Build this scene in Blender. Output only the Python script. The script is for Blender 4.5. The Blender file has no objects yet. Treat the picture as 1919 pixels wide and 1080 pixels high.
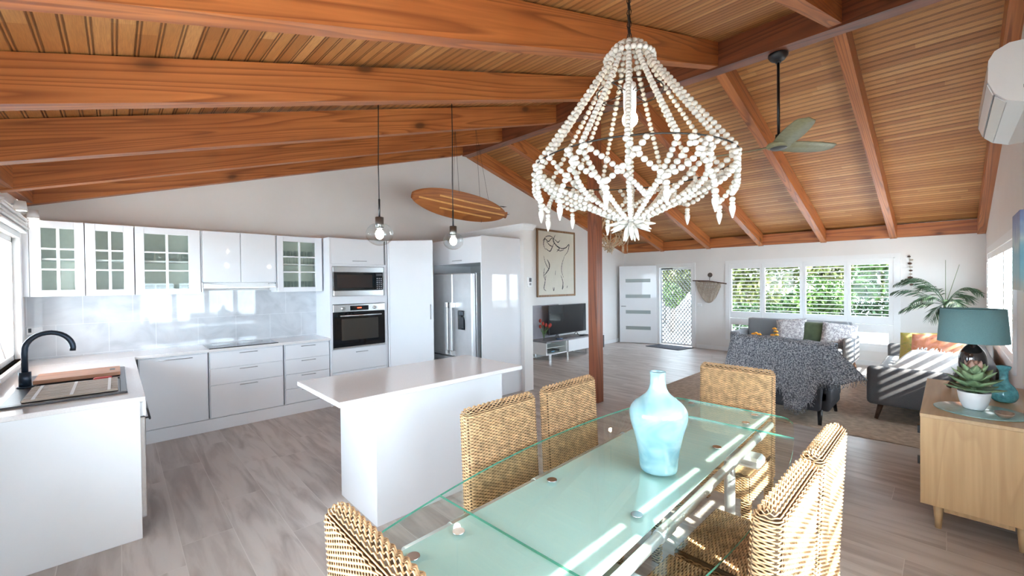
import bpy, math, random
from math import sin, cos, pi, radians, sqrt, atan2
from mathutils import Vector, Matrix
random.seed(7)
SC = bpy.context.scene
COL = SC.collection

# ------------------------------------------------------------------ camera
FPX, YAW, PIT, ROL = 779.0, radians(46.386), radians(-.578), radians(-.664)
CAMLOC = Vector((0, 0, 1.6))
_F0 = Vector((cos(YAW), sin(YAW), 0)); _R = Vector((sin(YAW), -cos(YAW), 0)); _U = Vector((0, 0, 1))
_F = _F0*cos(PIT) + _U*sin(PIT); _U2 = -_F0*sin(PIT) + _U*cos(PIT)
_R2 = _R*cos(ROL) + _U2*sin(ROL); _U3 = -_R*sin(ROL) + _U2*cos(ROL)
cd = bpy.data.cameras.new('camera'); cam = bpy.data.objects.new('camera', cd); COL.objects.link(cam)
cd.sensor_width = 36; cd.lens = FPX/1919*36; cd.clip_start = .02; cd.clip_end = 300
m3 = Matrix((_R2, _U3, -_F)).transposed()
cam.matrix_world = Matrix.Translation(CAMLOC) @ m3.to_4x4()
SC.camera = cam

# ------------------------------------------------------------------ world, sun, exposure
SC.view_settings.view_transform = 'Standard'; SC.view_settings.look = 'None'
SC.view_settings.gamma = 1; SC.view_settings.exposure = 1.4
W = bpy.data.worlds.new('sky'); SC.world = W; W.use_nodes = True
wn = W.node_tree.nodes; wl = W.node_tree.links
bg = wn['Background']; bg.inputs['Color'].default_value = (.68, .84, 1, 1); bg.inputs['Strength'].default_value = 10.0
sun = bpy.data.lights.new('sun', 'SUN'); sun.energy = 13; sun.angle = radians(.6); sun.color = (1, .95, .87)
so = bpy.data.objects.new('sun', sun); COL.objects.link(so)
so.rotation_euler = Vector((.28, 1, -.76)).to_track_quat('-Z', 'Y').to_euler()
so.location = (0, -6, 6)
def portal(loc, nrm, sx, sy):
    l = bpy.data.lights.new('window_portal', 'AREA'); l.shape = 'RECTANGLE'; l.size = sx; l.size_y = sy
    l.cycles.is_portal = True
    o = bpy.data.objects.new('window_portal', l); COL.objects.link(o); o.location = loc
    o.rotation_euler = Vector(nrm).to_track_quat('-Z', 'Z').to_euler()
SC.cycles.max_bounces = 10; SC.cycles.diffuse_bounces = 6; SC.cycles.glossy_bounces = 5
SC.cycles.transparent_max_bounces = 24; SC.cycles.transmission_bounces = 6
SC.cycles.sample_clamp_indirect = 6; SC.cycles.caustics_reflective = False; SC.cycles.caustics_refractive = False
SC.cycles.use_denoising = True

# ------------------------------------------------------------------ room numbers
XL, XF, YR, YK = -.64, 10.15, -.42, 6.16
RX0, RX1 = 4.58, 4.74
def zl(y): return 2.23 + .040*(y-1.65)          # rafter underside at left wall (x=-.6)
def zr(y): return 3.845 + .022*(y-1.7)          # rafter underside at ridge
def zf(y): return 2.335 + .011*(y-1)            # rafter underside at far wall
def zleft(x, y): return zl(y) + (zr(y)-zl(y))*(x+.6)/(RX0+.6)
def zright(x, y): return zr(y) + (zf(y)-zr(y))*(x-RX1)/(XF-RX1)
RD = .25
def zceil(x, y): return (zleft(x, y) if x < 4.66 else zright(x, y)) + RD

# ------------------------------------------------------------------ materials
def new_mat(name):
    m = bpy.data.materials.new(name); m.use_nodes = True
    return m, m.node_tree.nodes, m.node_tree.links, m.node_tree.nodes['Principled BSDF']
MC = {}
def pm(name, col, rough=.5, metal=0, coat=0, noise=0, nscale=20, bump=0, bscale=60, spec=None, trans=0, sheen=0):
    if name in MC: return MC[name]
    m, n, l, p = new_mat(name)
    p.inputs['Base Color'].default_value = (*col, 1); p.inputs['Roughness'].default_value = rough
    p.inputs['Metallic'].default_value = metal; p.inputs['Coat Weight'].default_value = coat
    p.inputs['Coat Roughness'].default_value = .03
    p.inputs['Transmission Weight'].default_value = trans
    if sheen: p.inputs['Sheen Weight'].default_value = sheen
    tc = n.new('ShaderNodeTexCoord')
    nt = n.new('ShaderNodeTexNoise'); nt.inputs['Scale'].default_value = nscale; nt.inputs['Detail'].default_value = 5
    l.new(tc.outputs['Object'], nt.inputs['Vector'])
    r = n.new('ShaderNodeValToRGB'); k = noise
    r.color_ramp.elements[0].position = .3; r.color_ramp.elements[1].position = .7
    r.color_ramp.elements[0].color = (*[max(0, c*(1-k)) for c in col], 1)
    r.color_ramp.elements[1].color = (*[min(1, c*(1+k)) for c in col], 1)
    l.new(nt.outputs['Fac'], r.inputs['Fac']); l.new(r.outputs['Color'], p.inputs['Base Color'])
    if bump:
        nb = n.new('ShaderNodeTexNoise'); nb.inputs['Scale'].default_value = bscale; nb.inputs['Detail'].default_value = 4
        l.new(tc.outputs['Object'], nb.inputs['Vector'])
        b = n.new('ShaderNodeBump'); b.inputs['Strength'].default_value = bump; b.inputs['Distance'].default_value = .01
        l.new(nb.outputs['Fac'], b.inputs['Height']); l.new(b.outputs['Normal'], p.inputs['Normal'])
    MC[name] = m; return m
def math_node(n, l, op, a, b=None, c=None):
    q = n.new('ShaderNodeMath'); q.operation = op
    for i, v in enumerate((a, b, c)):
        if v is None: continue
        if hasattr(v, 'is_linked'): l.new(v, q.inputs[i])
        else: q.inputs[i].default_value = v
    return q.outputs[0]
def mix_rgb(n, l, fac, a, b, mode='MIX'):
    q = n.new('ShaderNodeMix'); q.data_type = 'RGBA'; q.blend_type = mode
    for s, v in ((q.inputs[0], fac), (q.inputs[6], a), (q.inputs[7], b)):
        if hasattr(v, 'is_linked'): l.new(v, s)
        elif isinstance(v, (int, float)): s.default_value = v
        else: s.default_value = (*v, 1)
    return q.outputs[2]
def ramp(n, l, fac, stops):
    r = n.new('ShaderNodeValToRGB'); e = r.color_ramp.elements
    while len(e) < len(stops): e.new(.5)
    for q, (ps, c) in zip(e, stops): q.position = ps; q.color = (*c, 1)
    l.new(fac, r.inputs['Fac']); return r.outputs['Color']
def wood(name, axis, ca, cb, cd_, rings=9, stretch=.09, scale=2.2, rough=.45, knots=True, pos=True, coat=.1, ringmix=.8, shear=0):
    if name in MC: return MC[name]
    m, n, l, p = new_mat(name)
    if pos: v = n.new('ShaderNodeNewGeometry').outputs['Position']
    else: v = n.new('ShaderNodeTexCoord').outputs['Object']
    if shear:
        sp = n.new('ShaderNodeSeparateXYZ'); l.new(v, sp.inputs[0]); cx_ = n.new('ShaderNodeCombineXYZ'); l.new(sp.outputs[0], cx_.inputs[0]); l.new(sp.outputs[1], cx_.inputs[1])
        l.new(math_node(n, l, 'MULTIPLY_ADD', sp.outputs[0], -shear, sp.outputs[2]), cx_.inputs[2]); v = cx_.outputs[0]
    mp = n.new('ShaderNodeMapping'); s = [scale]*3; s['xyz'.index(axis)] = scale*stretch; mp.inputs['Scale'].default_value = s
    l.new(v, mp.inputs['Vector'])
    a = n.new('ShaderNodeTexNoise'); a.inputs['Scale'].default_value = 1; a.inputs['Detail'].default_value = 2; a.inputs['Distortion'].default_value = .3
    l.new(mp.outputs[0], a.inputs['Vector'])
    fr = math_node(n, l, 'FRACT', math_node(n, l, 'MULTIPLY', a.outputs['Fac'], float(rings)*2.2))
    lines = ramp(n, l, fr, [(0, (0, 0, 0)), (.55, (.25, .25, .25)), (.88, (1, 1, 1)), (1, (0, 0, 0))])
    f = n.new('ShaderNodeTexNoise'); f.inputs['Scale'].default_value = 1; f.inputs['Detail'].default_value = 6
    mp2 = n.new('ShaderNodeMapping'); s2 = [40]*3; s2['xyz'.index(axis)] = 1.5; mp2.inputs['Scale'].default_value = s2
    l.new(v, mp2.inputs['Vector']); l.new(mp2.outputs[0], f.inputs['Vector'])
    big = n.new('ShaderNodeTexNoise'); big.inputs['Scale'].default_value = 1.3; l.new(v, big.inputs['Vector'])
    base = mix_rgb(n, l, ramp(n, l, big.outputs['Fac'], [(.3, (0, 0, 0)), (.7, (1, 1, 1))]), ca, cb)
    c1 = mix_rgb(n, l, math_node(n, l, 'MULTIPLY', lines, ringmix), base, cd_)
    c2 = mix_rgb(n, l, math_node(n, l, 'MULTIPLY', ramp(n, l, f.outputs['Fac'], [(.35, (1, 1, 1)), (.6, (0, 0, 0))]), .35), c1, cd_)
    out = c2
    if knots:
        vo = n.new('ShaderNodeTexVoronoi'); vo.inputs['Scale'].default_value = 1
        mp3 = n.new('ShaderNodeMapping'); s3 = [3.2]*3; s3['xyz'.index(axis)] = 1.7; mp3.inputs['Scale'].default_value = s3
        l.new(v, mp3.inputs['Vector']); l.new(mp3.outputs[0], vo.inputs['Vector'])
        k = ramp(n, l, vo.outputs['Distance'], [(0, (1, 1, 1)), (.07, (.9, .9, .9)), (.13, (.3, .3, .3)), (.24, (0, 0, 0))])
        out = mix_rgb(n, l, math_node(n, l, 'MULTIPLY', k, .85), c2, [c*.25 for c in cd_])
    l.new(out, p.inputs['Base Color'])
    p.inputs['Roughness'].default_value = rough; p.inputs['Coat Weight'].default_value = coat; p.inputs['Coat Roughness'].default_value = .25
    b = n.new('ShaderNodeBump'); b.inputs['Strength'].default_value = .15; b.inputs['Distance'].default_value = .004
    l.new(f.outputs['Fac'], b.inputs['Height']); l.new(b.outputs['Normal'], p.inputs['Normal'])
    MC[name] = m; return m
BA, BB, BD = (.60, .215, .062), (.49, .155, .042), (.22, .058, .017)
BEAM = {'y': wood('timber_beam_y', 'y', BA, BB, BD, stretch=.05), 'l': wood('timber_beam_left', 'x', BA, BB, BD, rings=11, stretch=.05, scale=3, shear=.302), 'r': wood('timber_beam_right', 'x', BA, BB, BD, rings=10, stretch=.05, scale=3, shear=-.274)}
RIDGE = wood('timber_ridge', 'y', (.28, .085, .034), (.21, .060, .024), (.10, .026, .012))
POST = wood('timber_post', 'z', (.36, .11, .040), (.26, .07, .026), (.12, .032, .014))
OAKZ = wood('oak_z', 'z', (.62, .42, .22), (.55, .36, .18), (.40, .24, .11), rings=6, stretch=.12, scale=3, knots=False, rough=.5, ringmix=.35)
OAKX = wood('oak_x', 'x', (.60, .42, .24), (.52, .36, .20), (.40, .25, .13), rings=6, stretch=.12, scale=3, knots=False, rough=.45, ringmix=.3)
WALNUT = pm('walnut', (.09, .04, .022), .45, noise=.25, nscale=30)
# ceiling lining
def ceiling_mat():
    m, n, l, p = new_mat('ceiling_beadboard')
    g = n.new('ShaderNodeNewGeometry'); sp = n.new('ShaderNodeSeparateXYZ'); l.new(g.outputs['Position'], sp.inputs[0])
    u = math_node(n, l, 'DIVIDE', sp.outputs['X'], .078)
    fr = math_node(n, l, 'FRACT', u); fl = math_node(n, l, 'FLOOR', u)
    # board length splits
    wn_ = n.new('ShaderNodeTexWhiteNoise'); wn_.noise_dimensions = '1D'; l.new(fl, wn_.inputs['W'])
    yy = math_node(n, l, 'FLOOR', math_node(n, l, 'ADD', math_node(n, l, 'DIVIDE', sp.outputs['Y'], 2.6), math_node(n, l, 'MULTIPLY', wn_.outputs['Value'], 7)))
    cb = n.new('ShaderNodeCombineXYZ'); l.new(fl, cb.inputs[0]); l.new(yy, cb.inputs[1])
    w2 = n.new('ShaderNodeTexWhiteNoise'); w2.noise_dimensions = '3D'; l.new(cb.outputs[0], w2.inputs['Vector'])
    col = ramp(n, l, w2.outputs['Value'], [(0, (.44, .175, .048)), (.35, (.52, .225, .066)), (.7, (.60, .28, .088)), (1, (.70, .37, .14))])
    nz = n.new('ShaderNodeTexNoise'); mp = n.new('ShaderNodeMapping'); mp.inputs['Scale'].default_value = (60, 2.5, 1)
    l.new(g.outputs['Position'], mp.inputs[0]); l.new(mp.outputs[0], nz.inputs['Vector']); nz.inputs['Detail'].default_value = 5
    col = mix_rgb(n, l, math_node(n, l, 'MULTIPLY', ramp(n, l, nz.outputs['Fac'], [(.3, (1, 1, 1)), (.65, (0, 0, 0))]), .4), col, (.27, .10, .035))
    # grooves: pair of lines per board
    d1 = math_node(n, l, 'ABSOLUTE', math_node(n, l, 'SUBTRACT', fr, .08))
    d2 = math_node(n, l, 'ABSOLUTE', math_node(n, l, 'SUBTRACT', fr, .26))
    dm = math_node(n, l, 'MINIMUM', d1, d2)
    gr = ramp(n, l, dm, [(0, (1, 1, 1)), (.03, (.8, .8, .8)), (.06, (0, 0, 0))])
    col = mix_rgb(n, l, math_node(n, l, 'MULTIPLY', gr, .8), col, (.08, .026, .009))
    l.new(col, p.inputs['Base Color']); p.inputs['Roughness'].default_value = .5
    b = n.new('ShaderNodeBump'); b.invert = True; b.inputs['Strength'].default_value = .8; b.inputs['Distance'].default_value = .006
    l.new(gr, b.inputs['Height']); l.new(b.outputs['Normal'], p.inputs['Normal'])
    return m
CEIL = ceiling_mat()
def floor_mat():
    m, n, l, p = new_mat('floor_timber_look_tile')
    g = n.new('ShaderNodeNewGeometry'); sp = n.new('ShaderNodeSeparateXYZ'); l.new(g.outputs['Position'], sp.inputs[0])
    PW, PL = .27, 1.45
    u = math_node(n, l, 'DIVIDE', sp.outputs['X'], PW); fl = math_node(n, l, 'FLOOR', u); fr = math_node(n, l, 'FRACT', u)
    wn_ = n.new('ShaderNodeTexWhiteNoise'); wn_.noise_dimensions = '1D'; l.new(fl, wn_.inputs['W'])
    v = math_node(n, l, 'ADD', math_node(n, l, 'DIVIDE', sp.outputs['Y'], PL), math_node(n, l, 'MULTIPLY', wn_.outputs['Value'], 5))
    vf = math_node(n, l, 'FLOOR', v); vr = math_node(n, l, 'FRACT', v)
    cb = n.new('ShaderNodeCombineXYZ'); l.new(fl, cb.inputs[0]); l.new(vf, cb.inputs[1])
    w2 = n.new('ShaderNodeTexWhiteNoise'); w2.noise_dimensions = '3D'; l.new(cb.outputs[0], w2.inputs['Vector'])
    base = ramp(n, l, w2.outputs['Value'], [(0, (.46, .405, .37)), (.5, (.53, .475, .44)), (1, (.60, .545, .51))])
    add = n.new('ShaderNodeVectorMath'); add.operation = 'MULTIPLY_ADD'
    l.new(w2.outputs['Color'], add.inputs[0]); add.inputs[1].default_value = (9, 9, 9); l.new(g.outputs['Position'], add.inputs[2])
    mp = n.new('ShaderNodeMapping'); mp.inputs['Scale'].default_value = (7, .9, 1); l.new(add.outputs[0], mp.inputs[0])
    nz = n.new('ShaderNodeTexNoise'); nz.inputs['Scale'].default_value = 1.6; nz.inputs['Detail'].default_value = 7; nz.inputs['Distortion'].default_value = .6
    l.new(mp.outputs[0], nz.inputs['Vector'])
    c = mix_rgb(n, l, ramp(n, l, nz.outputs['Fac'], [(.33, (1, 1, 1)), (.55, (0, 0, 0))]), base, (.37, .315, .285))
    c = mix_rgb(n, l, math_node(n, l, 'MULTIPLY', ramp(n, l, nz.outputs['Fac'], [(.5, (0, 0, 0)), (.75, (1, 1, 1))]), .6), c, (.62, .57, .53))
    e1 = math_node(n, l, 'MULTIPLY', math_node(n, l, 'MINIMUM', fr, math_node(n, l, 'SUBTRACT', 1.0, fr)), PW)
    e2 = math_node(n, l, 'MULTIPLY', math_node(n, l, 'MINIMUM', vr, math_node(n, l, 'SUBTRACT', 1.0, vr)), PL)
    e = math_node(n, l, 'MINIMUM', e1, e2)
    gr = ramp(n, l, math_node(n, l, 'MULTIPLY', e, 100), [(0, (1, 1, 1)), (.12, (1, 1, 1)), (.25, (0, 0, 0))])
    c = mix_rgb(n, l, math_node(n, l, 'MULTIPLY', gr, .7), c, (.66, .62, .58))
    l.new(c, p.inputs['Base Color']); p.inputs['Roughness'].default_value = .38
    b = n.new('ShaderNodeBump'); b.inputs['Strength'].default_value = .12; b.inputs['Distance'].default_value = .004
    l.new(nz.outputs['Fac'], b.inputs['Height']); l.new(b.outputs['Normal'], p.inputs['Normal'])
    return m
FLOOR = floor_mat()
def splash_mat():
    m, n, l, p = new_mat('splash_marble_tile')
    g = n.new('ShaderNodeNewGeometry'); sp = n.new('ShaderNodeSeparateXYZ'); l.new(g.outputs['Position'], sp.inputs[0])
    TW, TH = .38, .31
    row = math_node(n, l, 'FLOOR', math_node(n, l, 'DIVIDE', math_node(n, l, 'SUBTRACT', sp.outputs['Z'], .93), TH))
    off = math_node(n, l, 'MULTIPLY', math_node(n, l, 'MODULO', row, 2.0), .5)
    fr = math_node(n, l, 'FRACT', math_node(n, l, 'ADD', math_node(n, l, 'DIVIDE', math_node(n, l, 'ADD', sp.outputs['X'], 5.0), TW), off))
    fz = math_node(n, l, 'FRACT', math_node(n, l, 'DIVIDE', math_node(n, l, 'SUBTRACT', sp.outputs['Z'], .93), TH))
    e1 = math_node(n, l, 'MULTIPLY', math_node(n, l, 'MINIMUM', fr, math_node(n, l, 'SUBTRACT', 1.0, fr)), TW)
    e2 = math_node(n, l, 'MULTIPLY', math_node(n, l, 'MINIMUM', fz, math_node(n, l, 'SUBTRACT', 1.0, fz)), TH)
    gr = ramp(n, l, math_node(n, l, 'MULTIPLY', math_node(n, l, 'MINIMUM', e1, e2), 100), [(0, (1, 1, 1)), (.15, (1, 1, 1)), (.3, (0, 0, 0))])
    nz = n.new('ShaderNodeTexNoise'); nz.inputs['Scale'].default_value = 3.5; nz.inputs['Detail'].default_value = 8; nz.inputs['Distortion'].default_value = 1.2
    l.new(g.outputs['Position'], nz.inputs['Vector'])
    c = ramp(n, l, nz.outputs['Fac'], [(.3, (.42, .43, .455)), (.5, (.52, .53, .555)), (.7, (.58, .59, .61))])
    c = mix_rgb(n, l, math_node(n, l, 'MULTIPLY', gr, .6), c, (.74, .75, .76))
    l.new(c, p.inputs['Base Color']); p.inputs['Roughness'].default_value = .55; p.inputs['Coat Weight'].default_value = .7; p.inputs['Coat Roughness'].default_value = .03
    return m
SPLASH = splash_mat()
WALL = pm('wall_paint', (.80, .78, .76), .6, noise=.015, nscale=3, bump=.05, bscale=90)
TRIM = pm('white_trim_paint', (.83, .83, .83), .4, noise=.01)
GLOSS = pm('white_gloss_laminate', (.80, .81, .84), .55, coat=.8, noise=.008, nscale=4)
GLOSS2 = pm('white_satin_door', (.83, .84, .86), .25, coat=.3, noise=.01, nscale=4)
STONE = pm('white_stone_top', (.79, .76, .75), .13, coat=.25, noise=.05, nscale=140)
STEEL = pm('brushed_steel', (.62, .62, .62), .26, 1, noise=.06, nscale=50)
CHROME = pm('chrome', (.8, .8, .8), .12, 1)
ALU = pm('satin_aluminium', (.72, .73, .74), .35, .8)
HANDLE = pm('handle_metal', (.42, .42, .43), .3, 1)
BLACK = pm('black_satin', (.012, .013, .016), .35)
BLKGLASS = pm('black_glass', (.008, .009, .011), .04, coat=.6)
FAUCET = pm('dark_blue_black_metal', (.03, .045, .07), .35, .5)
DGREY = pm('dark_grey_plastic', (.05, .052, .058), .45)
INTERIOR = pm('cabinet_interior', (.74, .77, .70), .5, noise=.03)
GROOVE = pm('groove_grey', (.28, .28, .3), .6)
def glass_mat(name, tint=(1, 1, 1), f=1.45, minr=.0, rough=.0):
    m = bpy.data.materials.new(name); m.use_nodes = True; n = m.node_tree.nodes; l = m.node_tree.links; n.clear()
    o = n.new('ShaderNodeOutputMaterial'); mx = n.new('ShaderNodeMixShader')
    t = n.new('ShaderNodeBsdfTransparent'); t.inputs[0].default_value = (*tint, 1)
    g = n.new('ShaderNodeBsdfGlossy'); g.inputs['Roughness'].default_value = rough; g.inputs['Color'].default_value = (1, 1, 1, 1)
    fr = n.new('ShaderNodeFresnel'); fr.inputs['IOR'].default_value = f
    gm = n.new('ShaderNodeNewGeometry'); ff = math_node(n, l, 'SUBTRACT', 1.0, gm.outputs['Backfacing'])
    q = math_node(n, l, 'MULTIPLY', math_node(n, l, 'ADD', fr.outputs[0], minr), ff)
    l.new(q, mx.inputs[0]); l.new(t.outputs[0], mx.inputs[1]); l.new(g.outputs[0], mx.inputs[2]); l.new(mx.outputs[0], o.inputs['Surface'])
    return m
PANE = glass_mat('window_glass', (.97, .98, .97), 1.25)
CABGLASS = glass_mat('cabinet_glass', (.95, .97, .95), 1.35, .01)
TGLASS = glass_mat('table_glass', (.95, .985, .965), 1.5)
CLEAR = glass_mat('clear_glass', (.93, .95, .95), 1.5, .04)
TEDGE = pm('table_glass_edge', (.10, .34, .24), .1, coat=.5)
FROST = pm('frosted_aqua_glass', (.58, .78, .755), .22, coat=1)
def emis(name, col, s):
    m, n, l, p = new_mat(name); p.inputs['Base Color'].default_value = (*col, 1)
    p.inputs['Emission Color'].default_value = (*col, 1); p.inputs['Emission Strength'].default_value = s; return m
BULB = emis('warm_bulb', (1, .82, .55), 28); BULBW = emis('white_bulb', (1, .93, .85), 22)
WICKER = pm('wicker_strand', (.60, .365, .185), .6, noise=.38, nscale=28)
WICKD = pm('wicker_core', (.10, .055, .025), .8)
BEAD = pm('whitewashed_bead', (.52, .495, .455), .5, noise=.1, nscale=60)
WIRE = pm('dark_wire', (.04, .037, .035), .5, .6)

# ------------------------------------------------------------------ mesh builder
ORG = {}
class MB:
    def __init__(s): s.v = []; s.f = []; s.sm = []; s.mi = []; s.cur = 0
    def add(s, vs, fs, smooth=False):
        o = len(s.v); s.v.extend([tuple(x) for x in vs])
        for f in fs: s.f.append([i+o for i in f]); s.sm.append(smooth); s.mi.append(s.cur)
        return s
    def box(s, x0, x1, y0, y1, z0, z1, b=0):
        if x0 > x1: x0, x1 = x1, x0
        if y0 > y1: y0, y1 = y1, y0
        if z0 > z1: z0, z1 = z1, z0
        b = min(b, (x1-x0)*.45, (y1-y0)*.45, (z1-z0)*.45)
        if b <= 0:
            v = [(x, y, z) for z in (z0, z1) for y in (y0, y1) for x in (x0, x1)]
            return s.add(v, [(0, 2, 3, 1), (4, 5, 7, 6), (0, 1, 5, 4), (2, 6, 7, 3), (0, 4, 6, 2), (1, 3, 7, 5)])
        # chamfered box: 24 verts
        v = []; idx = {}
        for sx in (0, 1):
            for sy in (0, 1):
                for sz in (0, 1):
                    X = (x0, x1)[sx]; Y = (y0, y1)[sy]; Z = (z0, z1)[sz]
                    dx = b if sx == 0 else -b; dy = b if sy == 0 else -b; dz = b if sz == 0 else -b
                    idx[(sx, sy, sz, 0)] = len(v); v.append((X, Y+dy, Z+dz))
                    idx[(sx, sy, sz, 1)] = len(v); v.append((X+dx, Y, Z+dz))
                    idx[(sx, sy, sz, 2)] = len(v); v.append((X+dx, Y+dy, Z))
        I = idx; fs = []
        for a in (0, 1):
            fs.append([I[(a, 0, 0, 0)], I[(a, 1, 0, 0)], I[(a, 1, 1, 0)], I[(a, 0, 1, 0)]])
            fs.append([I[(0, a, 0, 1)], I[(1, a, 0, 1)], I[(1, a, 1, 1)], I[(0, a, 1, 1)]])
            fs.append([I[(0, 0, a, 2)], I[(1, 0, a, 2)], I[(1, 1, a, 2)], I[(0, 1, a, 2)]])
        for a in (0, 1):
            for c in (0, 1):
                fs.append([I[(a, c, 0, 0)], I[(a, c, 0, 1)], I[(a, c, 1, 1)], I[(a, c, 1, 0)]])
                fs.append([I[(a, 0, c, 0)], I[(a, 0, c, 2)], I[(a, 1, c, 2)], I[(a, 1, c, 0)]])
                fs.append([I[(0, a, c, 1)], I[(0, a, c, 2)], I[(1, a, c, 2)], I[(1, a, c, 1)]])
        for a in (0, 1):
            for c in (0, 1):
                for d in (0, 1): fs.append([I[(a, c, d, 0)], I[(a, c, d, 1)], I[(a, c, d, 2)]])
        cx, cy, cz = (x0+x1)/2, (y0+y1)/2, (z0+z1)/2
        out = []
        for f in fs:
            p = [Vector(v[i]) for i in f]; nn = (p[1]-p[0]).cross(p[2]-p[0]); c = sum(p, Vector())/len(p)-Vector((cx, cy, cz))
            out.append(f if nn.dot(c) > 0 else f[::-1])
        return s.add(v, out)
    def hexa(s, b4, t4):
        return s.add(list(b4)+list(t4), [(3, 2, 1, 0), (4, 5, 6, 7), (0, 1, 5, 4), (1, 2, 6, 5), (2, 3, 7, 6), (3, 0, 4, 7)])
    def obox(s, c, ax, ay, az, hx, hy, hz):
        c = Vector(c); ax, ay, az = Vector(ax).normalized()*hx, Vector(ay).normalized()*hy, Vector(az).normalized()*hz
        return s.hexa([c-ax-ay-az, c+ax-ay-az, c+ax+ay-az, c-ax+ay-az], [c-ax-ay+az, c+ax-ay+az, c+ax+ay+az, c-ax+ay+az])
    def tube(s, pts, r, n=8, cap=True, closed=False):
        pts = [Vector(p) for p in pts]; N = len(pts); rs = r if isinstance(r, (list, tuple)) else [r]*N
        vs = []; up = None
        for i, p in enumerate(pts):
            if closed: t = pts[(i+1) % N]-pts[i-1]
            else: t = pts[min(i+1, N-1)]-pts[max(i-1, 0)]
            if t.length < 1e-9: t = Vector((0, 0, 1))
            t.normalize()
            if up is None: up = Vector((0, 0, 1)) if abs(t.z) < .9 else Vector((1, 0, 0))
            a = (up-t*up.dot(t))
            if a.length < 1e-6: a = Vector((1, 0, 0)).cross(t)
            a.normalize(); up = a; b = t.cross(a)
            for k in range(n): vs.append(p+(a*cos(2*pi*k/n)+b*sin(2*pi*k/n))*rs[i])
        fs = []
        for i in range(N if closed else N-1):
            j = (i+1) % N
            for k in range(n): fs.append((i*n+k, i*n+(k+1) % n, j*n+(k+1) % n, j*n+k))
        s.add(vs, fs, True)
        if cap and not closed:
            o = len(s.v)-len(vs)
            s.f.append([o+k for k in range(n)][::-1]); s.sm.append(False); s.mi.append(s.cur)
            s.f.append([o+(N-1)*n+k for k in range(n)]); s.sm.append(False); s.mi.append(s.cur)
        return s
    def cyl(s, p0, p1, r0, r1=None, n=20): return s.tube([p0, p1], [r0, r0 if r1 is None else r1], n)
    def lathe(s, prof, c=(0, 0, 0), n=32, sy=1.0):
        vs = []; fs = []
        for r, z in prof:
            for k in range(n): vs.append((c[0]+r*cos(2*pi*k/n), c[1]+r*sy*sin(2*pi*k/n), c[2]+z))
        for i in range(len(prof)-1):
            for k in range(n): fs.append((i*n+k, i*n+(k+1) % n, (i+1)*n+(k+1) % n, (i+1)*n+k))
        return s.add(vs, fs, True)
    def sph(s, c, r, nu=8, nv=6, sc=(1, 1, 1)):
        c = Vector(c); vs = [c+Vector((0, 0, r*sc[2]))]; fs = []
        for i in range(1, nv):
            a = pi*i/nv
            for k in range(nu): vs.append(c+Vector((r*sc[0]*sin(a)*cos(2*pi*k/nu), r*sc[1]*sin(a)*sin(2*pi*k/nu), r*sc[2]*cos(a))))
        vs.append(c-Vector((0, 0, r*sc[2]))); L = len(vs)-1
        for k in range(nu): fs.append((0, 1+k, 1+(k+1) % nu)); fs.append((L, L-nu+(k+1) % nu, L-nu+k))
        for i in range(nv-2):
            for k in range(nu): a = 1+i*nu+k; b = 1+i*nu+(k+1) % nu; fs.append((a, a+nu, b+nu, b))
        return s.add(vs, fs, True)
    def poly(s, pts, d):       # extrude flat polygon by vector d
        d = Vector(d); p = [Vector(q) for q in pts]; N = len(p)
        return s.add(p+[q+d for q in p], [tuple(range(N))[::-1], tuple(range(N, 2*N))]+[(i, (i+1) % N, N+(i+1) % N, N+i) for i in range(N)])
    def grid(s, pts, nu, nv, closed=False, thick=None):
        fs = [(i*nv+j, i*nv+j+1, (i+1)*nv+j+1, (i+1)*nv+j) for i in range(nu-1) for j in range(nv-1)]
        return s.add(pts, fs, True)
    def cushion(s, w, h, t, M, n=12, edge=.08):   # pillow in local xy plane, thickness t along z
        for side in (1, -1):
            pts = []
            for i in range(n+1):
                for j in range(n+1):
                    u = 2*i/n-1; v = 2*j/n-1
                    k = max(0, (1-u**4)*(1-v**4))**.5
                    pin = 1-edge*(1-abs(u*v))*(abs(u)**2+abs(v)**2)/2
                    pts.append(M @ Vector((u*w/2*pin, v*h/2*pin, side*t/2*k)))
            fs = [(i*(n+1)+j, (i+1)*(n+1)+j, (i+1)*(n+1)+j+1, i*(n+1)+j+1) for i in range(n) for j in range(n)]
            if side < 0: fs = [f[::-1] for f in fs]
            s.add(pts, fs, True)
        return s
    def build(s, name, mat, parent=None, world=True, label=None, mods=None, doubles=False):
        me = bpy.data.meshes.new(name)
        if parent is not None: org = ORG.get(parent.name, Vector((0, 0, 0))) if world else Vector((0, 0, 0))
        else:
            xs = [v[0] for v in s.v]; ys = [v[1] for v in s.v]; zs = [v[2] for v in s.v]
            org = Vector(((min(xs)+max(xs))/2, (min(ys)+max(ys))/2, min(zs)))
        ox, oy, oz = org
        me.from_pydata([(v[0]-ox, v[1]-oy, v[2]-oz) for v in s.v], [], s.f)
        me.polygons.foreach_set('use_smooth', s.sm)
        mats = mat if isinstance(mat, (list, tuple)) else [mat]
        for q in mats: me.materials.append(q)
        if len(mats) > 1: me.polygons.foreach_set('material_index', s.mi)
        me.update()
        o = bpy.data.objects.new(name, me); COL.objects.link(o)
        if parent is not None: o.parent = parent
        else: o.location = org
        ORG[o.name] = org
        if label: o['label'] = label
        return o
def tag(o, label, cat, group=None):
    o['label'] = label; o['category'] = cat
    if group: o['group'] = group
    return o
def struct(o, label=None):
    o['kind'] = 'structure'
    if label: o['label'] = label
    return o
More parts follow.
